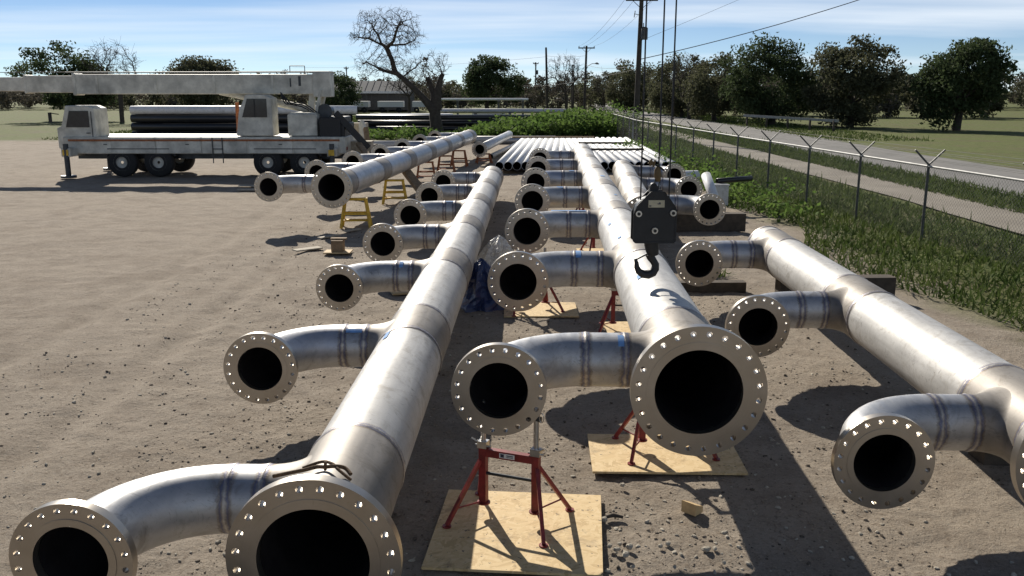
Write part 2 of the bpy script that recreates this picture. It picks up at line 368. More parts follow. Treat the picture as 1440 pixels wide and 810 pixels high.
def ground():
    x = 0.0; xs = [0.0]; st_ = .03
    while x < 1600:
        if x > 3.1: st_ *= 1.045
        x += st_; xs.append(x)
    X = np.array([-v for v in xs[:0:-1]] + xs); y = 3.2; ys = [-300.0, -60, -15, -4, 0, 1.5, 2.6, 3.2]
    while y < 2400: y *= 1.0052 if y < 45 else 1.08; ys.append(y)
    Y = np.array(ys); gx, gy = np.meshgrid(X, Y); Z = ground_h(gx, gy)
    V = np.stack([gx, gy, Z], -1).reshape(-1, 3); ny, nx = gx.shape
    i = np.arange(nx * ny).reshape(ny, nx); F = np.stack([i[:-1, :-1], i[:-1, 1:], i[1:, 1:], i[1:, :-1]], -1).reshape(-1, 4)
    struct(obj('ground', npmesh('ground', V, F, True), 'ground'))
ground()
def strip(name, pts, w, mat, z):
    vs = []; fs = []
    for i, (x, y) in enumerate(pts):
        j = rng.uniform(-0.12, 0.12, 2); vs += [(x - w / 2 + j[0], y, z), (x + w / 2 + j[1], y, z)]
    for i in range(len(pts) - 1): fs.append((2 * i, 2 * i + 1, 2 * i + 3, 2 * i + 2))
    struct(obj(name, B().add(vs, fs), mat))
strip('road', [(16.8 + 0.01 * y, y) for y in np.arange(-20, 420, 6.0)], 5.0, 'road', 0.03)
strip('track', [(11.6 + 0.3 * math.sin(y * 0.07), y) for y in np.arange(4, 120, 3.0)], 1.9, 'track', 0.026)

# ------------------------------------------------------------------ pipe manifolds
def flange_mesh(name, od, bore, bc, hole, N, thick, raised, hubr, hublen, pipr):
    b = B(); R = od / 2; r0 = raised / 2; K = 16; rb = bc / 2; rh = hole / 2
    def cell(y, flip):
        for s in range(N):
            a0 = 2 * PI * (s + 0.5) / N; da = PI / N
            hc = (rb * math.cos(a0), rb * math.sin(a0)); outer = []; inner = []
            q = K // 4
            edge = [(r0, a0 - da + 2 * da * t / q) for t in range(q)] + [(r0 + (R - r0) * t / q, a0 + da) for t in range(q)] \
                 + [(R, a0 + da - 2 * da * t / q) for t in range(q)] + [(R + (r0 - R) * t / q, a0 - da) for t in range(q)]
            for r, a in edge:
                p = (r * math.cos(a), r * math.sin(a)); outer.append((p[0], y, p[1]))
                an = math.atan2(p[1] - hc[1], p[0] - hc[0]); inner.append((hc[0] + rh * math.cos(an), y, hc[1] + rh * math.sin(an)))
            fs = [(t, (t + 1) % K, K + (t + 1) % K, K + t) for t in range(K)]
            if flip: fs = [f[::-1] for f in fs]
            b.add(outer + inner, fs)
            if not flip:
                b.add(inner + [(x, thick, z) for x, _, z in inner], [(t, (t + 1) % K, K + (t + 1) % K, K + t) for t in range(K)], True)
    cell(0.0, False); cell(thick, True)
    n = N * (K // 4); ch = 0.004
    b.revy([(R, 0), (R, thick)], n, True)
    b.revy([(r0, 0), (r0, -0.004)], n); b.revy([(r0, -0.004), (bore / 2, -0.004)], n); b.revy([(bore / 2, -0.004), (bore / 2, thick)], n)
    b.revy([(hubr, thick), (pipr + 0.012, thick + hublen * 0.7), (pipr, thick + hublen)], 48)
    me = b.mesh(name)
    return me
FB = flange_mesh('flange', .914, .592, .813, .040, 24, .070, .700, .352, .10, .305)
FS = flange_mesh('flange', .648, .396, .572, .034, 20, .057, .478, .238, .08, .2032)
RM, RB_, ELR = 0.305, 0.2032, 0.61
def ring_mesh(r, w=0.014, h=0.006):
    return B().revy([(r + .0015, -.075), (r + .002, -w), (r + h * .6, -w * .55), (r + h, 0), (r + h * .6, w * .55), (r + .002, w), (r + .0015, .075)], 48).mesh('weld_seam')
WM, WB = ring_mesh(RM + .005), ring_mesh(RB_ + .001)
def tee_mesh(side, rb=RB_):
    b = B(); R = RM + .005; b.revy([(RM, -.43), (R, -.40), (R, .40), (RM, .43)], 56)
    fl = 0.075; n = 40; vs = []; S = 8; xo = RM + .14
    for j in range(S + 1):
        t = j / S
        for k in range(n):
            a = 2 * PI * k / n; ca, sa = math.cos(a), math.sin(a)
            def surf(r): return math.sqrt(max(R * R - (r * sa) ** 2, 1e-6)) - .003
            p0 = (surf(rb + fl), (rb + fl)); p1 = (surf(rb) + 0.012, rb + .002); p2 = (xo, rb)
            x = (1 - t) ** 2 * p0[0] + 2 * t * (1 - t) * p1[0] + t * t * p2[0]; r = (1 - t) ** 2 * p0[1] + 2 * t * (1 - t) * p1[1] + t * t * p2[1]
            vs.append((side * x, r * ca, r * sa))
    fs = [(j * n + k, j * n + (k + 1) % n, (j + 1) * n + (k + 1) % n, (j + 1) * n + k) for j in range(S) for k in range(n)]
    if side > 0: fs = [f[::-1] for f in fs]
    b.add(vs, fs, True); return b.mesh('tee')
TEE = {-1: tee_mesh(-1), 1: tee_mesh(1)}
def elbow_pts(side, x0, r=ELR, ext=0.0):
    # from the spool end, heading out along X, turning to -Y
    return [Vector((side * (x0 + r * math.sin(a)), -r * (1 - math.cos(a)), 0)) for a in np.linspace(0, PI / 2, 14)]
CACHE = {}
def cached(key, fn):
    if key not in CACHE: CACHE[key] = fn()
    return CACHE[key]
def section_mesh(ln):
    b = B(); b.revy([(RM, 0), (RM, ln)], 56); return b.mesh('pipe_section')
def seam_mesh(ln):
    b = B(); r = RM
    b.add([(-.008, 0, r - .001), (-.003, 0, r + .0025), (.003, 0, r + .0025), (.008, 0, r - .001), (-.008, ln, r - .001), (-.003, ln, r + .0025), (.003, ln, r + .0025), (.008, ln, r - .001)],
          [(0, 1, 5, 4), (1, 2, 6, 5), (2, 3, 7, 6)], True); return b.mesh('long_seam')
def manifold(label, x, y, h, slope, nbr, spacing, offset, side=-1, tee0=0.72, tail=0.06, small=(), first=0, mats=('pipe', 'tee', 'pipe_dim')):
    rz = -math.atan(slope)
    t = thing('pipe_manifold', label, 'pipe manifold', (x, y, 0), rz, 'flanged steel pipe manifolds laid out in the yard')
    pm, tm, bm_ = mats
    H = (0, 0, h)
    f = obj('flange', FB, 'flange', t, H)
    obj('bore_inner_face', cached('lmain', lambda: B().revy([(.293, .06), (.293, 4.0)], 40).mesh('bore_inner_face')), 'bore', f)
    ys = [tee0 + spacing * i for i in range(nbr)]; cur = 0.17
    def sect(a, b_):
        ln = round(b_ - a, 3)
        if ln < 0.05: return
        s = obj('pipe_section', cached(('s', ln, pm), lambda: section_mesh(ln)), pm, t, (0, a, h))
        sm = obj('long_seam', cached(('ls', ln), lambda: seam_mesh(ln)), 'weld', s); sm.rotation_euler = (0, random.uniform(-2.2, 2.2), 0)
        return s
    for i, yb in enumerate(ys):
        sect(cur, yb - .43)
        te = obj('tee', TEE[side], tm, t, (0, yb, h))
        for e in (-.43, .43): obj('weld_seam', WM, 'weld', te, (0, e, 0))
        cur = yb + .43
        k = small.get(i, 1.0) if small else 1.0
        # branch spool, elbow and flange
        x0 = RM + .14; x1 = offset - ELR
        sp = obj('spool', cached(('sp', round(x1 - x0, 3), side, bm_), lambda: B().tube((0, 0, 0), (side * (x1 - x0), 0, 0), RB_, 40, caps=False).mesh('spool')), bm_, t, (side * x0, yb, h))
        for xx in (0, side * (x1 - x0)): obj('weld_seam', WB, 'weld', sp, (xx, 0, 0), (0, 0, PI / 2))
        el = obj('elbow', cached(('el', side, bm_), lambda: B().sweep(elbow_pts(side, 0), RB_, 40, caps=False).mesh('elbow')), bm_, t, (side * x1, yb, h))
        ff = obj('flange', FS, 'flange', t, (side * offset, yb - ELR - .137, h), scale=(k, 1, k))
        obj('weld_seam', WB, 'weld', el, (side * ELR, -ELR, 0))
        obj('bore_inner_face', cached(('lb', side), lambda: B().sweep([(0, .05, 0), (0, .137, 0)] + [(-side * ELR + p.x, .137 + ELR + p.y, 0) for p in reversed(elbow_pts(side, 0)[:-1])] + [(-side * (ELR + .3), .137 + ELR, 0)], .194, 32, caps=False).mesh('bore_inner_face')), 'bore', ff)
    if tail > 0.05: sect(cur, cur + tail); cur += tail
    cap = obj('end_cap', cached('cap', lambda: B().revy([(RM + .004, 0), (RM + .004, .06)] + [(RM * math.cos(a), .06 + .16 * math.sin(a)) for a in np.linspace(0.05, PI / 2 - .01, 8)], 56).mesh('end_cap')), tm, t, (0, cur, h))
    obj('weld_seam', WM, 'weld', cap)
    return t
M1 = manifold('long low steel manifold at front, its nearest flange cut off at bottom left', -1.03, 4.18, .62, .0226, 7, 3.27, 1.255, small={2: .9}, tail=0.35)
M2 = manifold('long raised steel manifold under the hook block, on red stands', 1.255, 5.67, 1.024, .0439, 7, 3.5035, 1.345, tail=1.6)
M3 = manifold('long raised steel manifold on yellow stands, slanting away beside the crane truck', -3.935, 19.35, .95, .089, 7, 3.5, 1.40, tail=0.35, mats=('pipe_dim', 'tee', 'pipe_dim'))
M4 = manifold('short steel manifold with three branches on its right side, behind the hook block', 2.463, 16.3, .67, .083, 3, 3.75, 1.39, side=1, tee0=2.37, tail=0.4)
M5 = manifold('steel manifold cut by the right photo edge, branch flanges turned left', 3.72, 5.35, .65, .03, 3, 3.4, 1.31, tail=0.3)

def tape(parent, y, ang, w, ln, h, mat='tape', r=RM + .007, name='tape_mark'):
    b = B(); vs = []; n = 7
    for j in (0, 1):
        for k in range(n):
            a = ang + (k / (n - 1) - .5) * w / r; vs.append((r * math.sin(a), y + (j - .5) * ln, h + r * math.cos(a)))
    b.add(vs, [(k, k + 1, n + k + 1, n + k) for k in range(n - 1)], True); o = obj(name, b, mat, parent); return o
tape(M2, 2.55, -0.55, .055, .16, 1.024)['label'] = 'square of blue tape on the pale pipe'
tape(M2, 6.2, -0.75, .05, .15, 1.024); tape(M2, 12.3, 0.1, .09, .2, 1.024); tape(M1, 3.42, -.55, .05, .22, .62)

def branch_tape(parent, yb, x0, x1, ang, w, h):
    b = B(); vs = []; n = 6; rr = RB_ + .006
    for xx in (x0, x1):
        for k in range(n):
            a = ang + (k / (n - 1) - .5) * w / rr; vs.append((xx, yb - rr * math.sin(a), h + rr * math.cos(a)))
    b.add(vs, [(k, k + 1, n + k + 1, n + k) for k in range(n - 1)], True); return obj('tape_mark', b, 'tape', parent)
for i, (xa, xb, an, w_) in {0: (-.50, -.455, .5, .12), 1: (-.72, -.66, .35, .16), 2: (-1.0, -.47, .12, .05), 3: (-.9, -.78, .3, .06), 4: (-.6, -.48, .2, .05)}.items(): branch_tape(M2, .72 + 3.5035 * i, xa, xb, an, w_, 1.024)
branch_tape(M1, .72 + 3.27, -.62, -.47, .55, .05, .62); branch_tape(M1, .72 + 3.27 * 2, -.60, -.55, .5, .12, .62); branch_tape(M1, .72 + 3.27 * 4, -.62, -.47, .3, .05, .62)
for yy, an in ((.60, -.9), (4.9, -.6), (9.0, .2)): tape(M2, yy, an, .05, .10, 1.024, r=RM + .009)
def support_timber(x, y, z0, z1, ln, rz, label, mat='timber_dark', wd=.2):
    o = obj('timber_block', B().box((0, 0, (z1 - z0) / 2), (ln, wd, z1 - z0)), mat, None, (x, y, z0), (0, 0, rz)); return tag(o, label, 'timber', 'timbers propping up the pipes')
for i, (yy, w_) in enumerate(((9.3, 'second'), (13.0, 'third'), (16.3, 'fourth'), (19.6, 'fifth'), (23.0, 'farthest'))):
    support_timber(-1.03 + .0226 * (yy - 4.18), yy, -.03, .316, .26, .02, f'dark timber block under the low front manifold, {w_} from the camera')
support_timber(-1.0, 5.9, -.03, .316, .26, .02, 'dark timber block under the low front manifold, nearest the camera')
for yy, w_ in ((19.5, 'nearer'), (24.9, 'farther')): support_timber(3.75, yy, -.03, .366, 2.8, .02, f'dark timber beam under the short three-branch manifold, the {w_} one', wd=.24)
for yy, w_ in ((7.0, 'nearer'), (12.75, 'middle')): support_timber(4.75, yy, -.03, .346, 1.7, .03, f'dark timber beam under the manifold at the right edge, the {w_} one', wd=.24)
support_timber(2.85, 13.4, -.03, .13, 1.5, .02, 'low dark timber lying on the dirt beside the raised main pipe', wd=.18)

# ------------------------------------------------------------------ red pipe stands and the boards below them
GROUP_ST = 'red steel pipe stands under the raised manifold'
def make_stand(label, bar_h=.80, top=.86, mat='red', name='pipe_stand', group=GROUP_ST):
    t = thing(name, label, 'stand', group=group)
    for s in (-1, 1):
        p = obj('post', B().box((s * .2, 0, .30), (.052, .052, .42)), mat, t)
        obj('foot_disc', B().tube((s * .2, 0, .085), (s * .2, 0, .095), .048, 20), mat, p)
        ip = obj('sliding_post', B().tube((s * .2, 0, .50), (s * .2, 0, top), .019, 12), 'zinc', t)
        obj('locking_collar', B().box((s * .2, 0, .538), (.07, .062, .05)).tube((s * .2 + s * .03, -.02, .555), (s * .2 + s * .075, -.035, .585), .009, 8).tube((s * .2 - .06, 0, .523), (s * .2 + .06, 0, .523), .008, 8), 'zinc', ip)
        for e in (-1, 1):
            lg = obj('leg', B().bar((s * .215, e * .02, .42), (s * .36, e * .28, .012), .026), mat, t)
            obj('foot_pad', B().tube((s * .36, e * .28, 0), (s * .36, e * .28, .010), .032, 14), mat, lg)
            obj('brace', B().tube((s * .2, 0, .10), (s * .325, e * .215, .115), .007, 6), mat, lg)
    obj('top_bar', B().box((0, 0, .480), (.348, .046, .056)), mat, t)
    obj('cross_rod', B().tube((-.2, 0, .32), (.2, 0, .32), .012, 10), 'darksteel', t)
    obj('cradle_bar', B().tube((-.235, 0, bar_h - .02), (.235, 0, bar_h - .02), .02, 12), 'darksteel', t)
    return t
BZ = 0.02
st = make_stand('red pipe stand with a white sticker, under the nearest elbow flange'); st.location = (-.018, 5.833, BZ); st.rotation_euler = (0, 0, -math.radians(21.8))
stk = obj('sticker', B().box((-.01, -.0245, .480), (.115, .002, .034)), 'white', st)
obj('sticker_print', B().box((-.045, -.0262, .480), (.026, .001, .024)).box((.012, -.0262, .485), (.05, .001, .006)).box((.012, -.0262, .474), (.05, .001, .004)), 'ink', stk)
ring = [(.245 + .016 * math.cos(a), -.02, .80 + .034 * math.sin(a)) for a in np.linspace(0, 2 * PI, 18)[:-1]]
obj('pin_ring', B().sweep(ring, .003, 6, closed=True), 'zinc', st)
def st2(x, y, rz, label, bar=.715, top=.70, z=BZ):
    r = copy_tree(ST_LOW, (x, y, z), rz, label); return r
ST_LOW = make_stand('red pipe stand under the big flange of the raised manifold', .71, .70); ST_LOW.location = (1.30, 7.10, BZ); ST_LOW.rotation_euler = (0, 0, .12)
def mx(y): return 1.255 + .0439 * (y - 5.67)
st2(mx(10.95), 10.95, -.15, 'red pipe stand under the raised main pipe, second from its big flange')
st2(mx(16.6), 16.6, .2, 'red pipe stand under the raised main pipe, third from its big flange')
st2(mx(22.0), 22.0, .05, 'red pipe stand under the raised main pipe, farthest from the camera')
s3 = make_stand('red pipe stand on its own board behind the second elbow flange'); s3.location = (.27, 12.05, BZ); s3.rotation_euler = (0, 0, .35)
for (yy, w_) in ((20.0, 'fifth'), (27.0, 'seventh')):
    copy_tree(s3, (mx(yy) - 1.345 - .03, yy, BZ), .2, f'red pipe stand under the {w_} elbow flange of the raised manifold')

def board(label, cx, cy, lx, ly, rz, z=0.0, th=.018, mat='osb'):
    o = obj('plywood_board', B().box((0, 0, th / 2), (lx, ly, th)), mat, None, (cx, cy, z), (0, 0, rz)); return tag(o, label, 'board', 'boards under the pipe stands')
board('square pale chipboard sheet under the nearest red stand', .045, 5.69, 1.16, 1.14, -.085, .001)
board('chipboard sheet under the big flange stand, at right', 1.28, 7.02, 1.24, .80, -.03, .001)
board('chipboard sheet behind the second elbow flange', .40, 12.08, 1.02, .82, .0, .001)
board('chipboard sheet under the second main pipe stand', 1.75, 11.0, 1.1, .8, .05, .001)
board('chipboard sheet under the third main pipe stand', 1.85, 16.6, 1.2, .8, .0, .001)
board('chipboard sheet under the farthest main pipe stand', 2.0, 22.0, 1.2, .8, .0, .001)
board('chipboard sheet under the fifth elbow flange stand', mx(20) - 1.3, 20.0, 1.1, .8, .0, .001)

# yellow and rusty stands carrying the manifold by the crane truck
def trestle(label, mat, x, y, rz, h=.65, w=.62):
    t = thing('pipe_trestle', label, 'stand', (x, y, 0), rz, 'painted trestles under the slanting manifold')
    for e in (-1, 1):
        for s in (-1, 1): obj('leg', B().bar((s * w * .36, e * .05, h), (s * w * .52, e * .22, 0), .05), mat, t)
        obj('rung', B().bar((-w * .45, e * .14, h * .48), (w * .45, e * .14, h * .48), .04), mat, t)
    obj('top_bar', B().box((0, 0, h - .02), (w * .86, .14, .05)), mat, t)
    obj('step', B().box((0, 0, h * .24), (w * .98, .22, .03)), mat, t); return t
def m3x(y): return -3.935 + .089 * (y - 19.35)
trestle('yellow painted trestle nearest under the slanting manifold', 'yellow', -3.52, 19.9, .1)
trestle('yellow painted trestle second under the slanting manifold', 'yellow', -3.2, 24.2, .1)
trestle('rusty orange trestle third under the slanting manifold', 'rust', m3x(30.5), 30.5, .1)
trestle('rusty orange trestle fourth under the slanting manifold', 'rust', m3x(33.5) + .2, 33.5, .0)
trestle('rusty orange trestle farthest under the slanting manifold', 'rust', m3x(36.5) + .25, 36.5, -.1)
trestle('orange trestle under the single flanged pipe at the back', 'rust', -1.2, 38.2, .2, .4)

# ------------------------------------------------------------------ crane hook block on its wire ropes
hb = thing('hook_block', 'black steel crane hook block with hook, hanging over the raised pipe', 'hook block', (1.226, 7.64, 0))
HZ = 1.942      # centre of the side plates
out = [(-.183, .03), (-.183, -.205), (-.165, -.221), (.165, -.221), (.183, -.205), (.183, .06), (.165, .10), (.075, .221), (-.04, .221), (-.155, .10)]
def plate(y0, y1):
    n = len(out); b = B(); b.add([(x, y0, HZ + z) for x, z in out] + [(x, y1, HZ + z) for x, z in out],
        [tuple(range(n)), tuple(range(2 * n - 1, n - 1, -1))] + [(i, i + n, (i + 1) % n + n, (i + 1) % n) for i in range(n)]); return b
sp1 = obj('side_plate', plate(-.085, -.065), 'black', hb); obj('side_plate', plate(.065, .085), 'black', hb)
rim = B()
for i in range(len(out)):
    a, c = out[i], out[(i + 1) % len(out)]; rim.bar((a[0] * .985, -.087, HZ + a[1] * .985), (c[0] * .985, -.087, HZ + c[1] * .985), .008, .012)
obj('plate_rim', rim, 'black', hb)
obj('centre_plate', B().box((0, 0, HZ - .09), (.30, .125, .24)), 'black', hb)
for sx in (-.02,): obj('sheave', B().tube((sx, -.05, HZ + .03), (sx, .05, HZ + .03), .15, 32), 'darksteel', hb)
for px, pz in ((-.142, .034), (.152, .04), (.0, -.112)):
    nt = obj('pin_nut', B().tube((px, -.108, HZ + pz), (px, -.085, HZ + pz), .027, 18), 'zinc', hb)
    obj('pin_end', B().tube((px, -.116, HZ + pz), (px, -.108, HZ + pz), .014, 14), 'black', nt)
np_ = obj('name_plate', B().box((.008, -.0875, HZ + .118), (.138, .003, .062)), 'label_pl', hb)
obj('plate_print', B().box((.03, -.0905, HZ + .118), (.028, .001, .008)).box((-.045, -.0905, HZ + .10), (.018, .001, .01)).box((.036, -.0905, HZ + .126), (.01, .001, .012)), 'ink', np_)
obj('top_lug', B().box((-.01, 0, HZ + .235), (.07, .08, .06)).tube((-.01, -.03, HZ + .262), (-.01, .03, HZ + .262), .028, 16), 'black', hb)
sw = obj('hook_swivel', B().sweep([(-.01, 0, HZ - .215), (-.008, 0, HZ - .25), (.0, 0, HZ - .30), (.012, 0, HZ - .345)], [.066, .064, .058, .046], 20), 'black', hb)
hp = [(.014, HZ - .33), (.026, HZ - .365), (.048, HZ - .395), (.066, HZ - .425), (.066, HZ - .462), (.045, HZ - .497), (.005, HZ - .515), (-.04, HZ - .512), (-.078, HZ - .487), (-.097, HZ - .447), (-.1, HZ - .41), (-.112, HZ - .375)]
dx_ = -.035
hk = obj('hook', B().sweep([(x + dx_, 0, z) for x, z in hp], [.042, .036, .032, .033, .036, .04, .041, .037, .030, .024, .019, .013], 16), 'black', hb)
obj('safety_latch', B().tube((-.108 + dx_, 0, HZ - .385), (-.008 + dx_, 0, HZ - .33), .008, 8), 'darksteel', hk)
for k, (x, z0, w_) in enumerate(((1.226 - .117, HZ + .12, 'left'), (1.226 + .03, HZ + .42, 'middle'), (1.226 + .127, HZ + .12, 'right'))):
    n = 7; b = B().tube((0, 0, 0), (0, 0, 7.5), .0068, 8)
    tag(obj('wire_rope', b, 'cable', None, (x, 7.64, z0)), f'black wire rope running up from the hook block, the {w_} one', 'wire rope', 'wire ropes holding the hook block')
so = thing('wedge_socket', 'rusty wedge socket joining the middle wire rope to the hook block', 'rope socket', (1.25, 7.64, HZ + .26))
obj('socket_body', B().sweep([(.006, 0, .04), (0, 0, .09), (-.004, 0, .14), (.002, 0, .17)], [.02, .033, .028, .014], 12), 'socket', so)
for s in (-1, 1): obj('link', B().bar((s * .02 - .012, 0, -.03), (s * .018, 0, .07), .011), 'darksteel', so)
tail_ = obj('rope_tail', B().sweep([(.055, 0, .135), (.0, -.01, .172), (-.06, -.01, .20), (-.14, 0, .243)], .0085, 8), 'cable', so)
obj('rope_clamp', B().box((-.058, -.01, .20), (.05, .04, .035), Matrix.Rotation(.45, 3, 'Y')).tube((-.075, -.03, .175), (-.06, -.03, .235), .008, 8).tube((-.045, -.03, .165), (-.03, -.03, .225), .008, 8), 'socket', tail_)

# rope over the near flange hub
def smooth_path(P, k=6):
    P = [Vector(p) for p in P]; o = []
    for i in range(len(P) - 1):
        p0, p1, p2, p3 = P[max(i - 1, 0)], P[i], P[i + 1], P[min(i + 2, len(P) - 1)]
        for j in range(k):
            t = j / k; o.append(.5 * ((2 * p1) + (p2 - p0) * t + (2 * p0 - 5 * p1 + 4 * p2 - p3) * t * t + (3 * p1 - p0 - 3 * p2 + p3) * t ** 3))
    return o + [P[-1]]
rp = [(-.30, .42, .905), (-.2, .40, .935), (-.11, .38, .962), (-.05, .40, .97), (.0, .38, .978), (.05, .40, .974), (.10, .42, .955), (.14, .38, .935)]
tag(obj('rope_piece', B().sweep(smooth_path([(-1.03 + x, 4.18 + y, z) for x, y, z in rp]), .0115, 8).sweep(smooth_path([(-1.03 - .14, 4.62, .945), (-1.03 - .04, 4.66, .965), (-1.03 + .03, 4.61, .975), (-1.03 + .07, 4.56, .965), (-1.03 + .15, 4.50, .93)]), .009, 8).sweep([(-1.03, 4.56, .96), (-1.03 + .006, 4.55, 1.015)], .009, 6), 'rope'), 'short frayed brown rope lying on the nearest flange neck', 'rope')

# ------------------------------------------------------------------ tarp bundle and plastic bag
def crumple(name, label, cat, x, y, rx, ry, h, mat, seed, peak=1.4):
    r = np.random.default_rng(seed); n, m = 34, 16; vs = []
    ph = r.uniform(0, 6.28, 8)
    for j in range(m + 1):
        t = j / m; 
        for k in range(n):
            a = 2 * PI * k / n; fold = 1 + .20 * abs(math.sin(3.5 * a + ph[0] + 2.5 * t)) - .1 + .10 * math.sin(5 * a + ph[4] - 3 * t) + .09 * math.sin(9 * a + ph[1] - 4 * t) + .05 * math.sin(15 * a + ph[2]) + r.uniform(-.07, .07)
            rad = (1 - t ** peak) ** .75 * fold if t < 1 else 0.02
            vs.append((rx * rad * math.cos(a) + .08 * t * math.sin(ph[3]), ry * rad * math.sin(a), h * t + r.uniform(-.012, .012)))
    fs = [(j * n + k, j * n + (k + 1) % n, (j + 1) * n + (k + 1) % n, (j + 1) * n + k) for j in range(m) for k in range(n)]
    return tag(obj(name, B().add(vs, fs, False), mat, None, (x, y, -.02)), label, cat)
crumple('tarp_bundle', 'crumpled dark blue tarp heap between the two front manifolds', 'tarp', -.40, 12.4, .34, .42, .70, 'tarp', 3)
crumple('plastic_bag', 'clear plastic sheet bundled up behind the blue tarp', 'plastic sheet', -.29, 14.7, .30, .34, .66, 'plastic', 5, 2.6)
crumple('plastic_wrap', 'small torn bit of white plastic wrap beside the blue tarp', 'plastic sheet', -.12, 13.35, .13, .13, .22, 'white', 8, 1.3)

# ------------------------------------------------------------------ loose pipes
def loose_pipe(label, p0, p1, r, mat, group, name='steel_pipe', cat='pipe', n=24):
    p0, p1 = Vector(p0), Vector(p1); d = p1 - p0; ln = d.length
    t = thing(name, label, cat, p0, 0, group); t.rotation_euler = d.to_track_quat('Y', 'Z').to_euler()
    w = max(.012, r * .05)
    obj('pipe_wall', cached(('lp', round(ln, 2), r, mat), lambda: B().revy([(r - w, 0), (r, .006), (r, ln - .006), (r - w, ln)], n).mesh('pipe_wall')), mat, t)
    obj('bore_inner_face', cached(('lpb', round(ln, 2), r), lambda: B().revy([(r - w, ln), (r - w, 0)], n).mesh('bore_inner_face')), 'bore', t)
    return t
ORD = ['leftmost', 'second from left', 'third from left', 'fourth from left', 'fifth from left', 'sixth from left', 'seventh from left', 'eighth from left', 'ninth from left']
R16 = .2032; R12 = .162
ORD += ['tenth from left', 'eleventh from left', 'twelfth from left']
for i in range(8):
    x = -.47 + i * .3255; yj = rng.uniform(-.15, .15)
    loose_pipe(f'pale steel pipe in the bundle behind the low manifold, {ORD[i]}', (x, 33.1 + yj, .285), (x + 1.12, 33.1 + yj + 18, .285), R12, 'galv', 'pale pipes in the left flat bundle')
for i in range(12):
    x = 2.45 + i * .3255; yj = rng.uniform(-.2, .2)
    loose_pipe(f'pale steel pipe in the flat bundle behind the raised manifold, {ORD[i]}', (x, 33.3 + yj, .285), (x + .45, 33.3 + yj + 18, .285), R12, 'galv', 'pale pipes in the right flat bundle')
for x, y, ln, z, lab, mt in ((.6, 34.5, 2.9, .06, 'timber sleeper under the near ends of the left pipe bundle', 'timber_dark'), (4.2, 35.0, 3.6, .06, 'timber sleeper under the near ends of the right pipe bundle', 'timber_dark'),
        (1.6, 49.5, 2.9, .06, 'timber sleeper under the far ends of the left pipe bundle', 'timber_dark'), (4.6, 50, 3.6, .06, 'timber sleeper under the far ends of the right pipe bundle', 'timber_dark'),
        (4.3, 39.5, 3.0, .495, 'dark plank laid across the right pipe bundle, the nearer one', 'timber_dark'), (4.6, 44.5, 2.6, .495, 'dark plank laid across the right pipe bundle, the farther one', 'timber_dark'),
        (2.3, 50.4, 4.6, .48, 'plank laid across the far ends of both pipe bundles', 'timber')):
    tag(obj('timber_sleeper', B().box((0, 0, 0), (ln, .16, .09 if z > .3 else .12)), mt, None, (x, y, z)), lab, 'timber', 'timbers between the pipe layers')
# flanged pipe at the back
fp = loose_pipe('single flanged steel pipe resting on an orange trestle at the back', (-1.33, 37.2, .645), (-.15, 50.0, .645), R16, 'pipe_dim', None, 'flanged_pipe')
obj('flange', FS, 'flange', fp, (0, -.13, 0))
loose_pipe('thin bare pipe lying beside the flanged pipe at the back', (-.95, 40.2, .13), (.35, 50.5, .13), .12, 'pipe', None)
loose_pipe('grey pipe lying sideways behind the flanged pipe, nearer', (-.9, 52.0, .2), (3.2, 52.6, .2), .2, 'pipe_dim', 'grey pipes lying sideways at the back')
loose_pipe('grey pipe lying sideways behind the flanged pipe, farther', (-3.4, 53.2, .2), (2.6, 53.6, .2), .2, 'pipe', 'grey pipes lying sideways at the back')
loose_pipe('grey pipe lying sideways left of the slanting manifold', (-11.0, 46.5, .3), (-4.9, 46.2, .3), .2, 'pipe', 'grey pipes lying sideways at the back')
# odds and ends behind the short manifold at right
loose_pipe('short white pipe stub leaning beside the short manifold', (5.0, 21.5, .25), (4.85, 22.3, .95), .12, 'galv', None, 'pipe_stub')
loose_pipe('pale pipe lying in the weeds behind the short manifold', (4.35, 29.2, .22), (6.2, 29.8, .22), .2, 'galv', None)
loose_pipe('black pipe end lying in the weeds by the fence', (5.25, 22.8, .75), (6.2, 23.0, .8), .07, 'blackpipe', None)
tag(obj('metal_box', B().box((0, 0, .25), (.36, .3, .5)).box((0, 0, .51), (.40, .34, .03)), 'pipe_dim', None, (5.3, 22.6, .17)), 'small grey metal box under the black pipe end', 'box')
# black coated pipes stacked crosswise in front of the field
k = 0
for lay, cnt in ((0, 4), (1, 4), (2, 3)):
    for j in range(cnt):
        x0 = -11.2 + rng.uniform(-.4, .4); y = 66 + j * .40 + (lay % 2) * .2
        loose_pipe(f'black coated pipe stacked before the field, {["bottom", "middle", "top"][lay]} layer, {["nearest", "second", "third", "fourth"][j]}', (x0, y, .32 + lay * .40), (x0 + 12.6, y + .05, .32 + lay * .40), .185, 'blackpipe', 'black coated pipes stacked before the field', n=16)
for x in (-9.5, -4.5, .3): tag(obj('timber_sleeper', B().box((0, 0, .06), (.2, 2.2, .12)), 'timber_dark', None, (x, 66.6, .0)), f'timber sleeper under the black pipe stack, at its {"left end" if x < -8 else "middle" if x < -2 else "right end"}', 'timber', 'timbers between the pipe layers')
for j in range(3): loose_pipe(f'pale pipe on the ground right of the black pipe stack, {["nearest", "middle", "farthest"][j]}', (1.9, 69 + j * .6, 1.05), (5.4, 69 + j * .6, 1.05), .16, 'galv', 'pale pipes right of the black stack', n=16)
tag(obj('timber_trestle', B().box((2.2, 69.6, .43), (.2, 1.8, .86)).box((5.0, 69.6, .43), (.2, 1.8, .86)), 'timber_dark'), 'dark timber cribs under the pale pipes right of the black stack', 'timber')
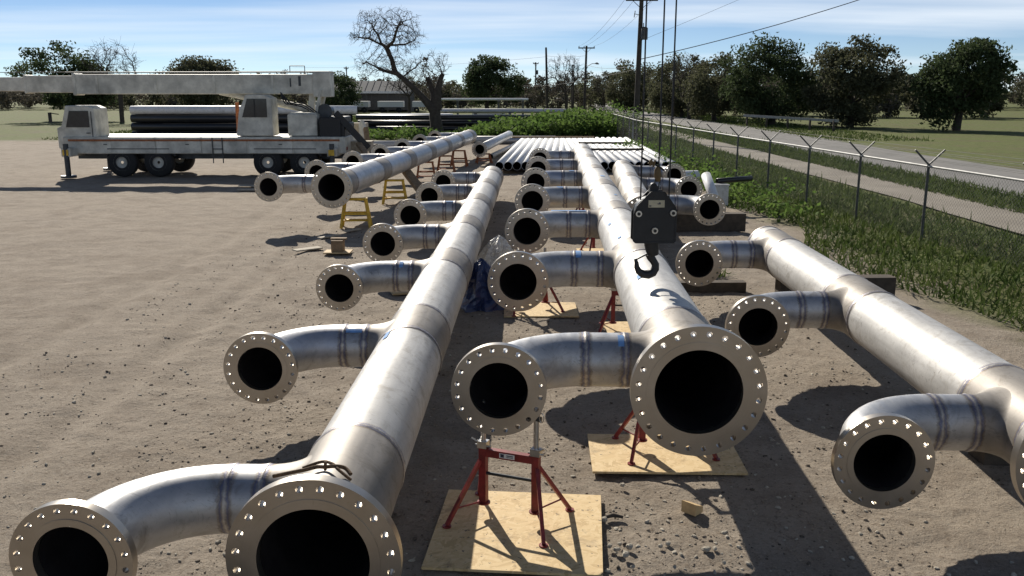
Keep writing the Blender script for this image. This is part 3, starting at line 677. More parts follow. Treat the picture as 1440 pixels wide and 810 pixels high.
for lay in range(4):
    for j in range(3):
        y = 57 + j * .56
        loose_pipe(f'large steel pipe stacked behind the crane truck, {["bottom", "second", "third", "top"][lay]} layer, {["nearest", "middle", "farthest"][j]}', (-24, y, .28 + lay * .52), (-10.0 + rng.uniform(-.35, .35), y, .28 + lay * .52), .255, 'galv' if lay == 3 else 'blackpipe', 'large pipes stacked behind the crane truck', n=20)
# pipe racks out in the field
def rack(label, y, x0, x1, z, posts, r, mat):
    t = thing('pipe_rack', label, 'pipe rack', ((x0 + x1) / 2, y, 0), 0, 'pipe racks standing in the field')
    c = (x0 + x1) / 2
    for px in posts: obj('post', B().box((px - c, 0, z / 2), (.22, .3, z)).box((px - c, 0, z - .1), (.25, 1.6, .16)), 'fence', t)
    obj('pipe', B().tube((x0 - c, -.4, z + r), (x1 - c, -.4, z + r), r, 14), mat, t)
    obj('pipe', B().tube((x0 - c + .6, .4, z + r), (x1 - c - .3, .4, z + r), r, 14), mat, t); return t
rack('tall rack with a thin pale pipe before the evergreen tree', 100, -8.2, 1.8, 2.0, (-6, -1.5, 1.2), .12, 'galv')
rack('low rack with grey pipes behind the black pipe stack', 84, -7.0, 5.0, 1.0, (-6.2, -3.4, -.2, 2.4, 4.6), .2, 'pipe_dim')
rack('low rack with pale pipe left of the bare tree', 80, -12.5, -5.2, .75, (-11.5, -8.5, -5.8), .16, 'galv')
tag(obj('white_tank', B().sweep([(-1.6, 0, 0), (1.6, 0, 0)], .42, 18), 'white', None, (-2.2, 86.5, .95)), 'white horizontal cylinder lying behind the low grey rack', 'tank')

# ------------------------------------------------------------------ crane truck at left
def crane():
    y = 33.0; t = thing('crane_truck', 'faded cream crane truck with its boom lowered flat, left of the manifolds', 'crane truck', (-11.0, y, 0))
    X = lambda x: x + 11.0
    def part(n, b, m, p=t): return obj(n, b, m, p)
    dk = part('carrier_deck', B().box((X(-10.9), 0, 1.12), (10.0, 2.4, .60)), 'cranepaint')
    for k in range(5): part('deck_panel', B().box((X(-6.95 - k * 1.62), -1.21, 1.12), (1.57, .03, .56)), 'cranepaint', dk)
    part('chassis', B().box((X(-10.9), 0, .72), (9.6, 1.2, .22)), 'darksteel')
    for wx in (-7.4, -8.7, -12.6, -13.9):
        for s in (-1, 1):
            w = part('wheel', B().revy([(.2, -.16), (.48, -.16), (.52, -.1), (.52, .1), (.48, .16), (.2, .16)], 28), 'rubber'); w.location = (X(wx), s * 1.02, .52)
            part('rim', B().revy([(.05, -.1), (.28, -.06), (.30, -.165), (.30, .1)], 20), 'cranepaint', w)
    tr = part('turret', B().box((X(-7.45), 0, 1.82), (1.05, 1.9, .76)).box((X(-7.45), 0, 2.22), (.95, 1.7, .06)), 'cranepaint')
    part('counterweight', B().box((X(-6.45), 0, 1.72), (.75, 2.2, .74)).box((X(-6.05), 0, 1.4), (.2, 2.0, .95)), 'black')
    br = part('boom_bracket', B().bar((X(-7.05), -.35, 2.2), (X(-6.85), -.35, 3.05), .3, .08).bar((X(-7.05), .35, 2.2), (X(-6.85), .35, 3.05), .3, .08).bar((X(-7.3), 0, 2.2), (X(-7.25), 0, 2.95), .2), 'cranepaint')
    bm = part('boom', B().box((X(-11.4), 0, 3.24), (8.6, .62, .70)), 'cranepaint')
    part('boom_section', B().box((X(-16.6), 0, 3.24), (1.9, .54, .60)).box((X(-18.2), 0, 3.24), (1.5, .46, .50)).box((X(-15.72), 0, 3.24), (.12, .70, .78)).box((X(-17.5), 0, 3.24), (.1, .6, .66)).box((X(-19.2), 0, 3.15), (.6, .42, .8)), 'cranepaint', bm)
    part('boom_heel', B().box((X(-6.83), 0, 3.22), (.62, .78, .86)).box((X(-6.95), 0, 3.67), (.9, .72, .06)), 'cranepaint', bm)
    part('hand_rail', B().tube((X(-16), -.3, 3.66), (X(-7.3), -.3, 3.66), .02, 6).tube((X(-7.95), -.3, 3.66), (X(-7.95), -.3, 3.88), .015, 6).tube((X(-7.42), -.3, 3.66), (X(-7.42), -.3, 3.88), .015, 6).tube((X(-7.95), -.3, 3.88), (X(-7.42), -.3, 3.88), .015, 6), 'rail', bm)
    part('lift_cylinder', B().tube((X(-7.4), 0, 2.35), (X(-10.6), 0, 3.0), .14, 14), 'cranepaint')
    for ox in (-15.6, -6.3):
        og = part('outrigger', B().box((X(ox), 0, .9), (.34, 3.4, .3)), 'cranepaint')
        for s in (-1, 1): part('outrigger_jack', B().tube((X(ox), s * 1.65, .1), (X(ox), s * 1.65, 1.2), .09, 12).tube((X(ox), s * 1.65, .02), (X(ox), s * 1.65, .1), .26, 18), 'darksteel', og)
    def prism(prof, y0, y1):
        n = len(prof); return B().add([(X(x), y0, z) for x, z in prof] + [(X(x), y1, z) for x, z in prof], [tuple(range(n)), tuple(range(2 * n - 1, n - 1, -1))] + [(i, i + n, (i + 1) % n + n, (i + 1) % n) for i in range(n)])
    cb = part('driver_cab', prism([(-16.12, 1.0), (-14.75, 1.0), (-14.75, 2.40), (-15.0, 2.50), (-15.75, 2.50), (-15.95, 1.80), (-16.12, 1.72)], -1.1, 0.0), 'cranepaint')
    part('cab_window', prism([(-15.78, 1.75), (-14.95, 1.75), (-14.95, 2.32), (-15.62, 2.32)], -1.122, -1.102), 'glass', cb); part('windscreen', B().bar((X(-15.955), -.55, 1.84), (X(-15.775), -.55, 2.45), .9, .02), 'glass', cb)
    oc = part('operator_cab', prism([(-9.75, 1.45), (-8.45, 1.45), (-8.45, 2.75), (-8.7, 2.88), (-9.35, 2.88), (-9.62, 2.3)], -1.18, -.33), 'cranepaint')
    part('cab_window', prism([(-9.5, 2.1), (-8.62, 2.1), (-8.62, 2.74), (-9.3, 2.74)], -1.20, -1.18), 'glass', oc)
    for wx in (-8.05, -13.25): part('fender', B().sweep([(X(wx) + 1.25 * math.cos(a), -1.02, .62 + .62 * math.sin(a)) for a in np.linspace(.2, PI - .2, 9)], .05, 6).box((X(wx), -1.02, 1.0), (2.2, .42, .03)), 'darksteel', dk)
    for k in range(3): part('hydraulic_hose', B().sweep(smooth_path([(X(-7.2 + .1 * k), -.5, 2.25), (X(-7.5), -.62 - .05 * k, 2.45 + .08 * k), (X(-7.9 - .1 * k), -.5, 2.55), (X(-8.3), -.42, 2.95)]), .022, 6), 'black', tr)
    part('winch_drum', B().tube((X(-6.75), -.4, 2.28), (X(-6.75), .4, 2.28), .2, 16).tube((X(-6.75), -.42, 2.28), (X(-6.75), -.36, 2.28), .27, 18), 'darksteel')
    for k in range(4): part('boom_stiffener', B().box((X(-8.6 - 2.1 * k), -.325, 3.24), (.08, .03, .66)), 'cranepaint', bm)
    part('boom_scuff', B().box((X(-7.95), -.316, 3.3), (.05, .012, .3)).box((X(-7.62), -.316, 3.35), (.09, .012, .34)), 'darksteel', bm)
    part('boom_rope', B().tube((X(-19.2), .1, 3.66), (X(-6.8), .1, 3.70), .012, 6), 'cable', bm)
    for k, x in enumerate((-6.4, -8.2, -11.5, -14.4)): part('locker_handle', B().box((X(x), -1.235, 1.16), (.12, .02, .03)), 'darksteel', dk)
    for x in (-5.98,): part('tail_light', B().box((X(x) + .07, -.95, 1.0), (.05, .2, .12)), 'red', dk)
    part('headlight', B().tube((X(-16.08), -.85, 1.35), (X(-16.0), -.85, 1.35), .1, 14), 'zinc', cb); part('mirror', B().bar((X(-16.0), -1.1, 2.2), (X(-16.15), -1.4, 2.25), .03).box((X(-16.15), -1.42, 2.1), (.05, .16, .34)), 'black', cb)
    part('door_seam', B().box((X(-14.86), -1.112, 1.7), (.02, .02, 1.2)).box((X(-15.35), -1.118, 1.12), (.9, .02, .02)).box((X(-15.0), -1.13, 1.55), (.14, .03, .03)), 'darksteel', cb)
    part('window_bar', B().box((X(-9.05), -1.206, 2.42), (.03, .02, .64)), 'black', oc)
    part('exhaust_stack', B().tube((X(-10.2), .6, 1.4), (X(-10.2), .6, 2.6), .07, 12), 'rust'); part('ladder', B().bar((X(-10.6), -1.25, .5), (X(-10.6), -1.25, 1.4), .03).bar((X(-10.25), -1.25, .5), (X(-10.25), -1.25, 1.4), .03).bar((X(-10.6), -1.25, .7), (X(-10.25), -1.25, .7), .03).bar((X(-10.6), -1.25, 1.0), (X(-10.25), -1.25, 1.0), .03), 'darksteel')
    part('hazard_stripe', B().box((X(-6.3), -1.78, .9), (.2, .02, .2)).box((X(-15.6), -1.72, .9), (.2, .02, .2)), 'yellow')
    part('carrier_stripe', B().box((X(-10.9), -1.228, 1.30), (9.6, .006, .07)), 'rust', dk)
    for ch in t.children_recursive:
        if ch.name.split('.')[0] in ('carrier_deck', 'deck_panel', 'turret', 'boom', 'boom_section', 'boom_heel', 'driver_cab', 'operator_cab', 'counterweight', 'outrigger'):
            bv = ch.modifiers.new('edge', 'BEVEL'); bv.width = .035 if ch.name.split('.')[0] != 'deck_panel' else .012; bv.segments = 2; bv.limit_method = 'ANGLE'
crane()
def leaning(name, label, cat, a, b, w, h, mat): return tag(obj(name, B().bar(a, b, w, h), mat), label, cat)
leaning('steel_beam', 'black steel beam slanting down beside the crane truck rear', 'beam', (-6.25, 32.0, 2.25), (-5.2, 32.4, 1.0), .2, .22, 'black')
leaning('timber_prop', 'tan timber standing upright behind the slanting manifold', 'timber', (-5.35, 34.0, .0), (-5.62, 34.6, 1.62), .16, .2, 'timber')
leaning('timber_prop', 'tan timber leaning against the slanting manifold from below', 'timber', (-2.42, 25.2, .02), (-3.15, 26.6, .66), .26, .12, 'timber')
leaning('timber_prop', 'short tan timber wedged near the upright timber', 'timber', (-5.0, 31.2, .75), (-5.5, 32.2, 1.15), .2, .12, 'timber')
tag(obj('wooden_crate', B().box((0, 0, .28), (.75, .7, .56)).box((0, -.36, .28), (.72, .03, .1)).box((0, 0, .58), (.8, .75, .05)), 'plankgrey', None, (-5.55, 33.2, .6)), 'weathered wooden crate beside the crane truck rear', 'crate')
tag(obj('wooden_crate', B().box((0, 0, .3), (1.1, .9, .6)).box((0, 0, .63), (1.2, 1.0, .06)), 'timber_dark', None, (-5.5, 33.2, 0)), 'dark crate base under the weathered wooden crate', 'crate')
tag(obj('gas_bottle', B().sweep([(0, 0, 0), (0, 0, .55), (0, 0, .68), (0, 0, .74)], [.14, .14, .08, .05], 14), 'cranepaint', None, (-5.95, 35.8, 1.15)), 'small upright cylinder on the stack beside the crane truck', 'cylinder')
tag(obj('metal_cabinet', B().box((0, 0, .6), (.9, .6, 1.2)).box((0, -.31, .9), (.8, .02, .45)), 'plankgrey', None, (-6.3, 36.4, .55)), 'grey metal cabinet behind the crane truck rear', 'cabinet')
tag(obj('pallet', B().box((0, 0, .45), (1.3, 1.0, .9)), 'timber_dark', None, (-6.15, 36.2, 0)), 'dark pallet pile under the grey cabinet', 'pallet')
for k, (x, y, lx, ly, rz, lab) in enumerate(((-7.2, 27.6, 2.6, .3, .05, 'long bleached plank on the dirt before the crane truck, the nearer one'), (-7.4, 28.6, 2.8, .3, -.04, 'long bleached plank on the dirt before the crane truck, the farther one'),
        (-3.95, 16.9, .55, .2, .7, 'short bleached board scrap on the dirt at left, nearest'), (-3.85, 18.4, .5, .12, .9, 'thin bleached board scrap lying in shadow at left'), (-3.5, 19.3, .42, .1, .9, 'thin bleached board scrap under the slanting manifold flange'),
        (-2.75, 18.9, .62, .38, .05, 'pale board offcut beside the nearest yellow trestle'), (-2.3, 22.7, .6, .14, .1, 'pale board offcut beside the second yellow trestle'), (-1.6, 13.2, .5, .35, .3, 'pale board offcut under the fourth elbow of the low manifold'), (-3.3, 16.6, .5, .34, 0, 'pale board under the stubby timber block at left'))):
    tag(obj('board_scrap', B().box((0, 0, .012), (lx, ly, .024)), 'plankgrey' if k < 5 else 'timber_new', None, (x, y, .012), (0, 0, rz)), lab, 'board', 'board scraps on the dirt')
tag(obj('timber_block', B().box((0, 0, .11), (.22, .22, .22)).box((.01, .06, .235), (.30, .12, .03)), 'timber', None, (-3.3, 16.6, .03)), 'stubby timber block on a pale board at left', 'timber')
tag(obj('wood_wedge', B().add([(-.05, -.06, 0), (.05, -.06, 0), (.05, .06, 0), (-.05, .06, 0), (-.05, -.06, .09), (-.05, .06, .09), (.05, -.06, .045), (.05, .06, .045)], [(0, 3, 2, 1), (4, 6, 7, 5), (0, 1, 6, 4), (1, 2, 7, 6), (2, 3, 5, 7), (3, 0, 4, 5)]), 'timber_new', None, (1.32, 6.0, -.012), (0, 0, .8)), 'small yellow wood wedge on the dirt near the right edge', 'wood wedge')
tag(obj('stick', B().sweep([(0, 0, 0), (.06, .01, .012), (.13, -.005, .004)], [.012, .016, .01], 7), 'bark', None, (.67, 5.88, .005)), 'short brown stick on the dirt right of the chipboard', 'stick')

# ------------------------------------------------------------------ stones and gravel
def stone_mesh(seed):
    r = np.random.default_rng(seed); b = B(); n, m = 7, 4; vs = []
    for j in range(1, m):
        for k in range(n):
            a = 2 * PI * k / n; th = PI * j / m; q = r.uniform(.75, 1.15); vs.append((math.sin(th) * math.cos(a) * q, .8 * math.sin(th) * math.sin(a) * q, .65 * math.cos(th) * q))
    vs += [(0, 0, .6), (0, 0, -.6)]; N = len(vs)
    fs = [(j * n + k, (j + 1) * n + k, (j + 1) * n + (k + 1) % n, j * n + (k + 1) % n) for j in range(m - 2) for k in range(n)]
    fs += [(N - 2, k, (k + 1) % n) for k in range(n)] + [(N - 1, (m - 2) * n + (k + 1) % n, (m - 2) * n + k) for k in range(n)]
    return b.add(vs, fs).mesh('stone')
SM = [stone_mesh(s) for s in range(5)]
STN = [(.70, 5.42, .03), (.75, 5.35, .035), (.79, 5.46, .032), (.66, 5.47, .024), (.73, 5.50, .02), (1.30, 5.42, .035), (1.36, 5.43, .024), (1.0, 5.47, .022), (1.06, 5.50, .026), (.86, 6.42, .026), (.78, 5.20, .02), (1.38, 5.25, .02), (.66, 5.85, .03), (1.05, 5.2, .018)]
for k, (x, y, r) in enumerate(STN):
    tag(obj('stone', SM[k % 5], 'stone', None, (x, y, r * .2), (0, 0, k * 1.3), (r, r, r)), 'pale stone on the dirt between the chipboard and the right edge', 'stone', 'pale stones on the near dirt')
def scatter(name, cnt, mat, lab, s0, s1, seed, yr=(4.4, 26), xr=(-5.5, 5.5)):
    r = np.random.default_rng(seed); V = []; F = []; src = [np.array([v.co[:] for v in me.vertices]) for me in SM]
    tri = [[list(p.vertices) for p in me.polygons] for me in SM]; off = 0
    yy = yr[0] + (yr[1] - yr[0]) * r.random(cnt) ** 1.8; xx = r.uniform(xr[0], xr[1], cnt); ss = s0 + (s1 - s0) * r.random(cnt) ** 4
    cl = vnoise(xx * .9 + seed * 7, yy * .9, 90 + seed) + .6 * vnoise(xx * 3.1, yy * 3.1 + seed, 95) + .25 * r.random(cnt); keep = cl > np.quantile(cl, .35); xx, yy, ss = xx[keep], yy[keep], ss[keep]; cnt = len(xx)
    hh = ground_h(xx[None], yy[None])[0]; kk = r.integers(5, size=cnt); aa = r.uniform(0, 6.28, cnt); sq = r.uniform(.5, 1, (cnt, 2))
    for x, y, s, z, k, a, q2 in zip(xx, yy, ss, hh, kk, aa, sq):
        c, sn = math.cos(a), math.sin(a); p = src[k] * s * np.array([1, q2[0], q2[1]])
        q = np.stack([p[:, 0] * c - p[:, 1] * sn + x, p[:, 0] * sn + p[:, 1] * c + y, p[:, 2] + z + s * .2], -1)
        V += q.tolist(); F += [tuple(i + off for i in f) for f in tri[k]]; off += len(q)
    me = bpy.data.meshes.new(name); me.from_pydata(V, [], F); o = obj(name, me, mat); o['label'] = lab; o['category'] = 'gravel'; o['kind'] = 'stuff'
scatter('gravel', 10000, 'stone', 'loose pale gravel strewn over the dirt yard', .004, .026, 1)
scatter('dirt_clods', 9500, 'clod', 'small dark clods and crumbs strewn over the dirt yard', .004, .024, 2)
scatter('dirt_crumbs', 13000, 'crumb', 'tan dirt crumbs strewn between the front manifolds', .004, .019, 3, (4.5, 15), (-3.2, 3.4))

# ------------------------------------------------------------------ foliage helpers
def leaf_quads(C, size, rg, flat=0.0, asp=.55):
    n = len(C); d = rg.normal(size=(n, 3)); d[:, 2] *= (1 - flat); d /= np.linalg.norm(d, axis=1)[:, None]
    e = np.cross(d, rg.normal(size=(n, 3))); e /= np.linalg.norm(e, axis=1)[:, None]
    s = size * rg.uniform(.6, 1.3, n)[:, None]; a = d * s; b = e * s * asp
    V = np.stack([C - a, C + b * .9 - a * .1, C + a, C - b * .9 - a * .1], 1).reshape(-1, 3); F = np.arange(4 * n).reshape(-1, 4); return V, F
def clump_points(rg, n_cl, per, rx, ry, rz, cz, cl_r, shell=.55, low=0.0):
    P = []; lob = rg.normal(size=(5, 3)); lob /= np.linalg.norm(lob, axis=1)[:, None]; la = rg.uniform(-.35, .5, 5)
    for _ in range(n_cl):
        d = rg.normal(size=3); d /= np.linalg.norm(d); q = (1 + float((la * np.clip(lob @ d, 0, 1) ** 2).sum())) * shell ** 0 * ( shell + (1 - shell) * rg.random() ** .6)
        c = np.array([d[0] * rx * q, d[1] * ry * q, cz + d[2] * rz * q]); r = cl_r * rg.uniform(.6, 1.35)
        P.append(c + np.clip(rg.normal(size=(per, 3)), -1.6, 1.6) * r * np.array([.55, .55, .42]))
    return np.concatenate(P)
def trunk_b(h, r, rg, limbs=5, spread=1.6):
    b = B(); pts = [(rg.normal() * .05 * k, rg.normal() * .05 * k, h * k / 5) for k in range(6)]; b.sweep(pts, [r * (1.15 - .7 * k / 5) for k in range(6)], 9)
    for k in range(limbs):
        z = h * rg.uniform(.45, .95); a = rg.uniform(0, 6.28); e = (spread * math.cos(a), spread * math.sin(a), z + spread * rg.uniform(.5, 1.1)); b.sweep([(0, 0, z), (e[0] * .5, e[1] * .5, (z + e[2]) / 2 - .05), e], [r * .45, r * .3, r * .1], 6)
    return b
def leafy_tree(name, label, x, y, seed, n_cl, per, rx, rz, cz, leaf, mat, th, tr, cl_r=.8, group=None, cat='tree', shell=.5):
    rg = np.random.default_rng(seed); t = thing(name, label, cat, (x, y, 0), 0, group)
    obj('trunk', trunk_b(th, tr, rg, 6, rx * .5), 'bark', t)
    V, F = leaf_quads(clump_points(rg, n_cl, per, rx, rx * .9, rz, cz, cl_r, shell), leaf, rg); obj('crown', npmesh('crown', V, F), mat, t); return t
# round evergreen
leafy_tree('evergreen_tree', 'round dark evergreen tree standing alone in the field', -3.1, 112, 11, 95, 130, 3.2, 2.9, 4.2, .17, 'leaf_dark', 3.0, .3, .85)
leafy_tree('evergreen_tree', 'small dark evergreen tree left of the far shed', -24.5, 125, 12, 60, 110, 2.6, 2.2, 2.9, .17, 'leaf_dark', 2.0, .25, .8)
leafy_tree('evergreen_tree', 'tall dark evergreen tree beyond the road at the right photo edge', 23.6, 82, 13, 120, 140, 3.4, 3.2, 3.9, .15, 'leaf_dark', 3.0, .3, .9)
leafy_tree('evergreen_tree', 'bushy evergreen tree beyond the road, second from the right photo edge', 20.6, 92, 14, 90, 130, 3.0, 2.5, 3.0, .15, 'leaf_olive', 2.4, .25, .85)
leafy_tree('evergreen_tree', 'bushy evergreen tree beyond the road, behind the wire ropes', 19.9, 106, 15, 90, 120, 3.2, 2.6, 3.2, .16, 'leaf_olive', 2.4, .25, .85)
leafy_tree('evergreen_tree', 'dark evergreen tree right of the leaning utility pole', 15.2, 118, 16, 80, 120, 2.9, 2.7, 3.0, .16, 'leaf_olive', 2.4, .25, .8)
leafy_tree('evergreen_tree', 'evergreen tree beyond the road, right of the photo edge', 28.5, 76, 17, 110, 130, 3.6, 3.3, 3.9, .16, 'leaf_olive', 3.0, .3, .9)
leafy_tree('evergreen_tree', 'evergreen tree beyond the road, far right', 34.5, 70, 18, 110, 130, 3.6, 3.1, 3.7, .16, 'leaf_dark', 3.0, .3, .9)
leafy_tree('evergreen_tree', 'evergreen tree left of the crane truck, in the field', -33, 98, 19, 100, 130, 3.6, 3.1, 3.9, .17, 'leaf_olive', 3.0, .3, .9)
leafy_tree('evergreen_tree', 'evergreen tree at the far left, behind the boom tip', -44, 92, 20, 100, 130, 3.4, 2.9, 3.6, .17, 'leaf_dark', 3.0, .3, .9)
# far wood: one mass behind the field
def far_wood():
    rg = np.random.default_rng(30); PA = []; PB = []
    for x in np.arange(-150, 150, 2.4):
        for row in range(3):
            y = 150 + row * 12 + rg.uniform(-5, 5); hgt = rg.uniform(3.2, 5.4) + row * .5 + (1.4 if x > 12 else 0) + (rg.random() < .12) * rg.uniform(.5, 1.6); xx = x + rg.uniform(-1.2, 1.2)
            P = clump_points(rg, 16, 42, rg.uniform(1.5, 2.6), 1.8, hgt * .5, hgt * .52, .75, .25); P[:, 0] += xx; P[:, 1] += y; P = P[P[:, 2] > 0]
            (PA if rg.random() < .35 else PB).append(P)
    for x in np.arange(20, 90, 1.7):      # nearer belt beyond the road at right
        y = 118 - .45 * (x - 20) + rg.uniform(-4, 4); hgt = rg.uniform(3.6, 5.8)
        P = clump_points(rg, 20, 60, 2.0, 1.8, hgt * .5, hgt * .52, .7, .25); P[:, 0] += x; P[:, 1] += y; P = P[P[:, 2] > 0]; (PA if rg.random() < .55 else PB).append(P)
    for P, mat, lab, nm in ((PA, 'leaf_olive', 'dull green far wood along the horizon', 'far_wood'), (PB, 'leaf_brown', 'bare brown winter brush along the horizon', 'far_brush')):
        V, F = leaf_quads(np.concatenate(P), .24, rg); o = obj(nm, npmesh(nm, V, F), mat); o['label'] = lab; o['category'] = 'wood'; o['kind'] = 'stuff'
far_wood()

# bare trees by space colonisation
def grow(limbs, blobs, rg, n_att=900, step=.16, infl=2.2, kill=.26, rmin=.010, iters=70):
    nodes = []; par = []
    for path in limbs:
        prev = -1
        for i, (p, nsub) in enumerate(path):
            p = np.array(p, float)
            if i == 0:
                if nsub >= 0 and nodes:
                    prev = int(np.argmin([np.linalg.norm(q - p) for q in nodes])); continue
                nodes.append(p); par.append(-1); prev = len(nodes) - 1; continue
            a = nodes[prev].copy(); k = max(1, int(np.linalg.norm(p - a) / .3))
            for j in range(1, k + 1): nodes.append(a + (p - a) * j / k + rg.normal(size=3) * .02); par.append(prev); prev = len(nodes) - 1
    A = []
    for (c, r, w) in blobs:
        m = int(n_att * w); d = rg.normal(size=(m, 3)); d /= np.linalg.norm(d, axis=1)[:, None]; A.append(np.array(c) + d * np.array(r) * (rg.random(m) ** .45)[:, None])
    A = np.concatenate(A); N = np.array(nodes); par = list(par)
    for it in range(iters):
        if len(A) == 0: break
        D = np.linalg.norm(A[:, None] - N[None], axis=2); nn = D.argmin(1); dm = D.min(1); act = dm < infl
        new = []; np_ = []
        for k in np.unique(nn[act]):
            v = A[act & (nn == k)] - N[k]; v /= np.linalg.norm(v, axis=1)[:, None] + 1e-9; d = v.mean(0) + rg.normal(size=3) * .22; d /= np.linalg.norm(d) + 1e-9
            q = N[k] + d * step
            new.append(q); np_.append(int(k))
        if not new: break
        N = np.concatenate([N, np.array(new)]); par += np_
        D2 = np.linalg.norm(A[:, None] - np.array(new)[None], axis=2).min(1); A = A[D2 > kill]
    n = len(N); rad = np.zeros(n); par = np.array(par)
    ch = np.zeros(n, int)
    for i in range(n):
        if par[i] >= 0: ch[par[i]] += 1
    acc = np.where(ch == 0, rmin ** 2.2, 0.0)
    for i in range(n - 1, -1, -1):
        if acc[i] == 0: acc[i] = rmin ** 2.2
        if par[i] >= 0: acc[par[i]] += acc[i]
    return N, par, acc ** (1 / 2.2)
def tubes_np(N, par, rad, sel, rg, ns=4):
    V = []; F = []; o = 0
    for i in np.nonzero(sel)[0]:
        p = par[i]
        if p < 0: continue
        a, b = N[p], N[i]; t = b - a; ln = np.linalg.norm(t)
        if ln < 1e-6: continue
        t /= ln; u = np.cross(t, [0, 0, 1.0] if abs(t[2]) < .9 else [1.0, 0, 0]); u /= np.linalg.norm(u); w = np.cross(t, u)
        an = np.arange(ns) * 2 * PI / ns; ring_ = np.cos(an)[:, None] * u + np.sin(an)[:, None] * w
        V.append(a + ring_ * min(rad[p], rad[i] * 1.5)); V.append(b + ring_ * rad[i])
        for k in range(ns): F.append((o + k, o + (k + 1) % ns, o + ns + (k + 1) % ns, o + ns + k))
        o += 2 * ns
    return np.concatenate(V), np.array(F)
def bare_tree(name, label, base, limbs, blobs, seed, n_att, thick, rmin=.010, kw_tw=.3, tw=.38, **kw):
    rg = np.random.default_rng(seed); t = thing(name, label, 'tree', base)
    N, par, rad = grow(limbs, blobs, rg, n_att, rmin=rmin, **kw)
    n0 = len(N); thin = np.nonzero(rad < rmin * 2.6)[0]; pick = thin[rg.random(len(thin)) < kw_tw]
    NN = [N]; PP = list(par); RR = [rad]; m = n0
    for i in pick:
        base_d = N[i] - N[par[i]] if par[i] >= 0 else np.array([0, 0, 1.0])
        for _ in range(3):
            d = base_d / (np.linalg.norm(base_d) + 1e-9) + rg.normal(size=3) * .75 + np.array([0, 0, .15]); d /= np.linalg.norm(d); ln = tw * rg.uniform(.5, 1.4)
            a = N[i] + d * ln * .5; b_ = N[i] + (d + rg.normal(size=3) * .3) * ln; NN.append(np.stack([a, b_])); PP += [int(i), m]; RR.append(np.array([rmin * .75, rmin * .5])); m += 2
    N = np.concatenate(NN); par = np.array(PP); rad = np.concatenate(RR)
    big = rad > rmin * 3.2
    V, F = tubes_np(N, par, rad, big, rg, 7); tb = B()
    for pts, rr in thick: tb.sweep(pts, rr, 12)
    o0 = len(tb.v); tb.add(V.tolist(), [tuple(f) for f in F.tolist()], True); obj('trunk', tb, 'bark', t)
    V, F = tubes_np(N, par, rad, ~big, rg, 3); obj('crown', npmesh('crown', V, F), 'bark', t); return t
S = .0503    # metres per photo pixel at this tree's distance, used to lay out its limbs
def T(u, v, d=0.0): return ((u - 615) * S, d, (190 - v) * S)
limbs = [[(T(613, 158), -1), (T(598, 141), 0), (T(582, 124), 0), (T(568, 112, .2), 0), (T(558, 104, .2), 0), (T(556, 88, .1), 0), (T(549, 73), 0)],
         [(T(549, 73), 1), (T(540, 66, .4), 0), (T(537, 55, .5), 0), (T(530, 47, .7), 0)], [(T(540, 66), 1), (T(525, 61, -.5), 0), (T(508, 60, -.8), 0)],
         [(T(549, 73), 1), (T(560, 64, -.4), 0), (T(564, 50, -.4), 0), (T(570, 38, -.2), 0)], [(T(553, 71), 1), (T(572, 68, .6), 0), (T(585, 62, 1.0), 0)],
         [(T(558, 104), 1), (T(545, 104, -.6), 0), (T(535, 98, -1.0), 0), (T(524, 92, -1), 0)], [(T(566, 112), 1), (T(575, 106, .7), 0), (T(588, 96, 1.1), 0)],
         [(T(612, 158), 1), (T(612, 130, .3), 0), (T(606, 116, .5), 0)], [(T(615, 158), 1), (T(618, 128), 0), (T(624, 108), 0)]]
blobs = [(T(537, 42), (1.7, 1.6, 1.2), .22), (T(568, 42), (1.5, 1.6, 1.2), .2), (T(552, 60), (2.3, 2.0, .9), .14), (T(512, 58), (.9, 1.1, .45), .06), (T(584, 60), (.9, 1.3, .8), .1),
         (T(532, 94), (1.5, 1.5, 1.0), .16), (T(562, 88), (1.2, 1.4, .9), .1), (T(590, 97), (1.2, 1.3, .8), .1), (T(616, 96), (1.2, 1.0, 1.1), .10), (T(600, 118), (1.2, 1.2, .6), .04)]
thick = [([T(616, 192), T(615, 178), T(613, 165), T(613, 152)], [.52, .43, .40, .36]), ([T(613, 158), T(600, 143), T(584, 126), T(570, 114), T(561, 106)], [.36, .25, .20, .16, .12]),
         ([T(561, 107), T(557, 92), T(552, 76), T(549, 70)], [.16, .11, .09, .06]), ([T(613, 154), T(612, 135, .2), T(605, 118, .4), T(602, 112, .4)], [.36, .24, .16, .13]), ([T(615, 156), T(617, 130), T(622, 113), T(625, 107)], [.38, .26, .17, .14]),
         ([T(561, 107), T(548, 104, -.4), T(536, 98, -.9)], [.15, .1, .05])]
bare_tree('bare_tree', 'leaning bare tree with a twisted trunk and fine twigs, behind the manifolds', (-5.25, 62.8, 0), limbs, blobs, 41, 2600, thick, rmin=.009, kill=.17, step=.13, infl=1.6, kw_tw=.2, tw=.34)
def small_bare(label, x, y, h, seed, w=2.2, att=700):
    rg = np.random.default_rng(seed)
    limbs = [[((0, 0, 0), -1), ((rg.normal() * .2, 0, h * .35), 0), ((rg.normal() * .4, 0, h * .6), 0)]] + [[((0, 0, h * .38), 1), ((w * .5 * s, rg.normal() * .5, h * .62), 0)] for s in (-1, 1)]
    blobs = [((rg.normal() * .5, 0, h * .75), (w, w * .8, h * .28), .7), ((rg.normal() * .8, 0, h * .55), (w * 1.1, w * .8, h * .18), .3)]
    bare_tree('bare_tree', label, (x, y, 0), limbs, blobs, seed, att, [([(0, 0, 0), (0, 0, h * .36)], [.22, .17])], rmin=.014, kill=.3, step=.2, infl=3.0, tw=.6)
small_bare('bare tree right of the tall plain pole, in the field', 6.6, 110, 7.2, 51, 2.6)
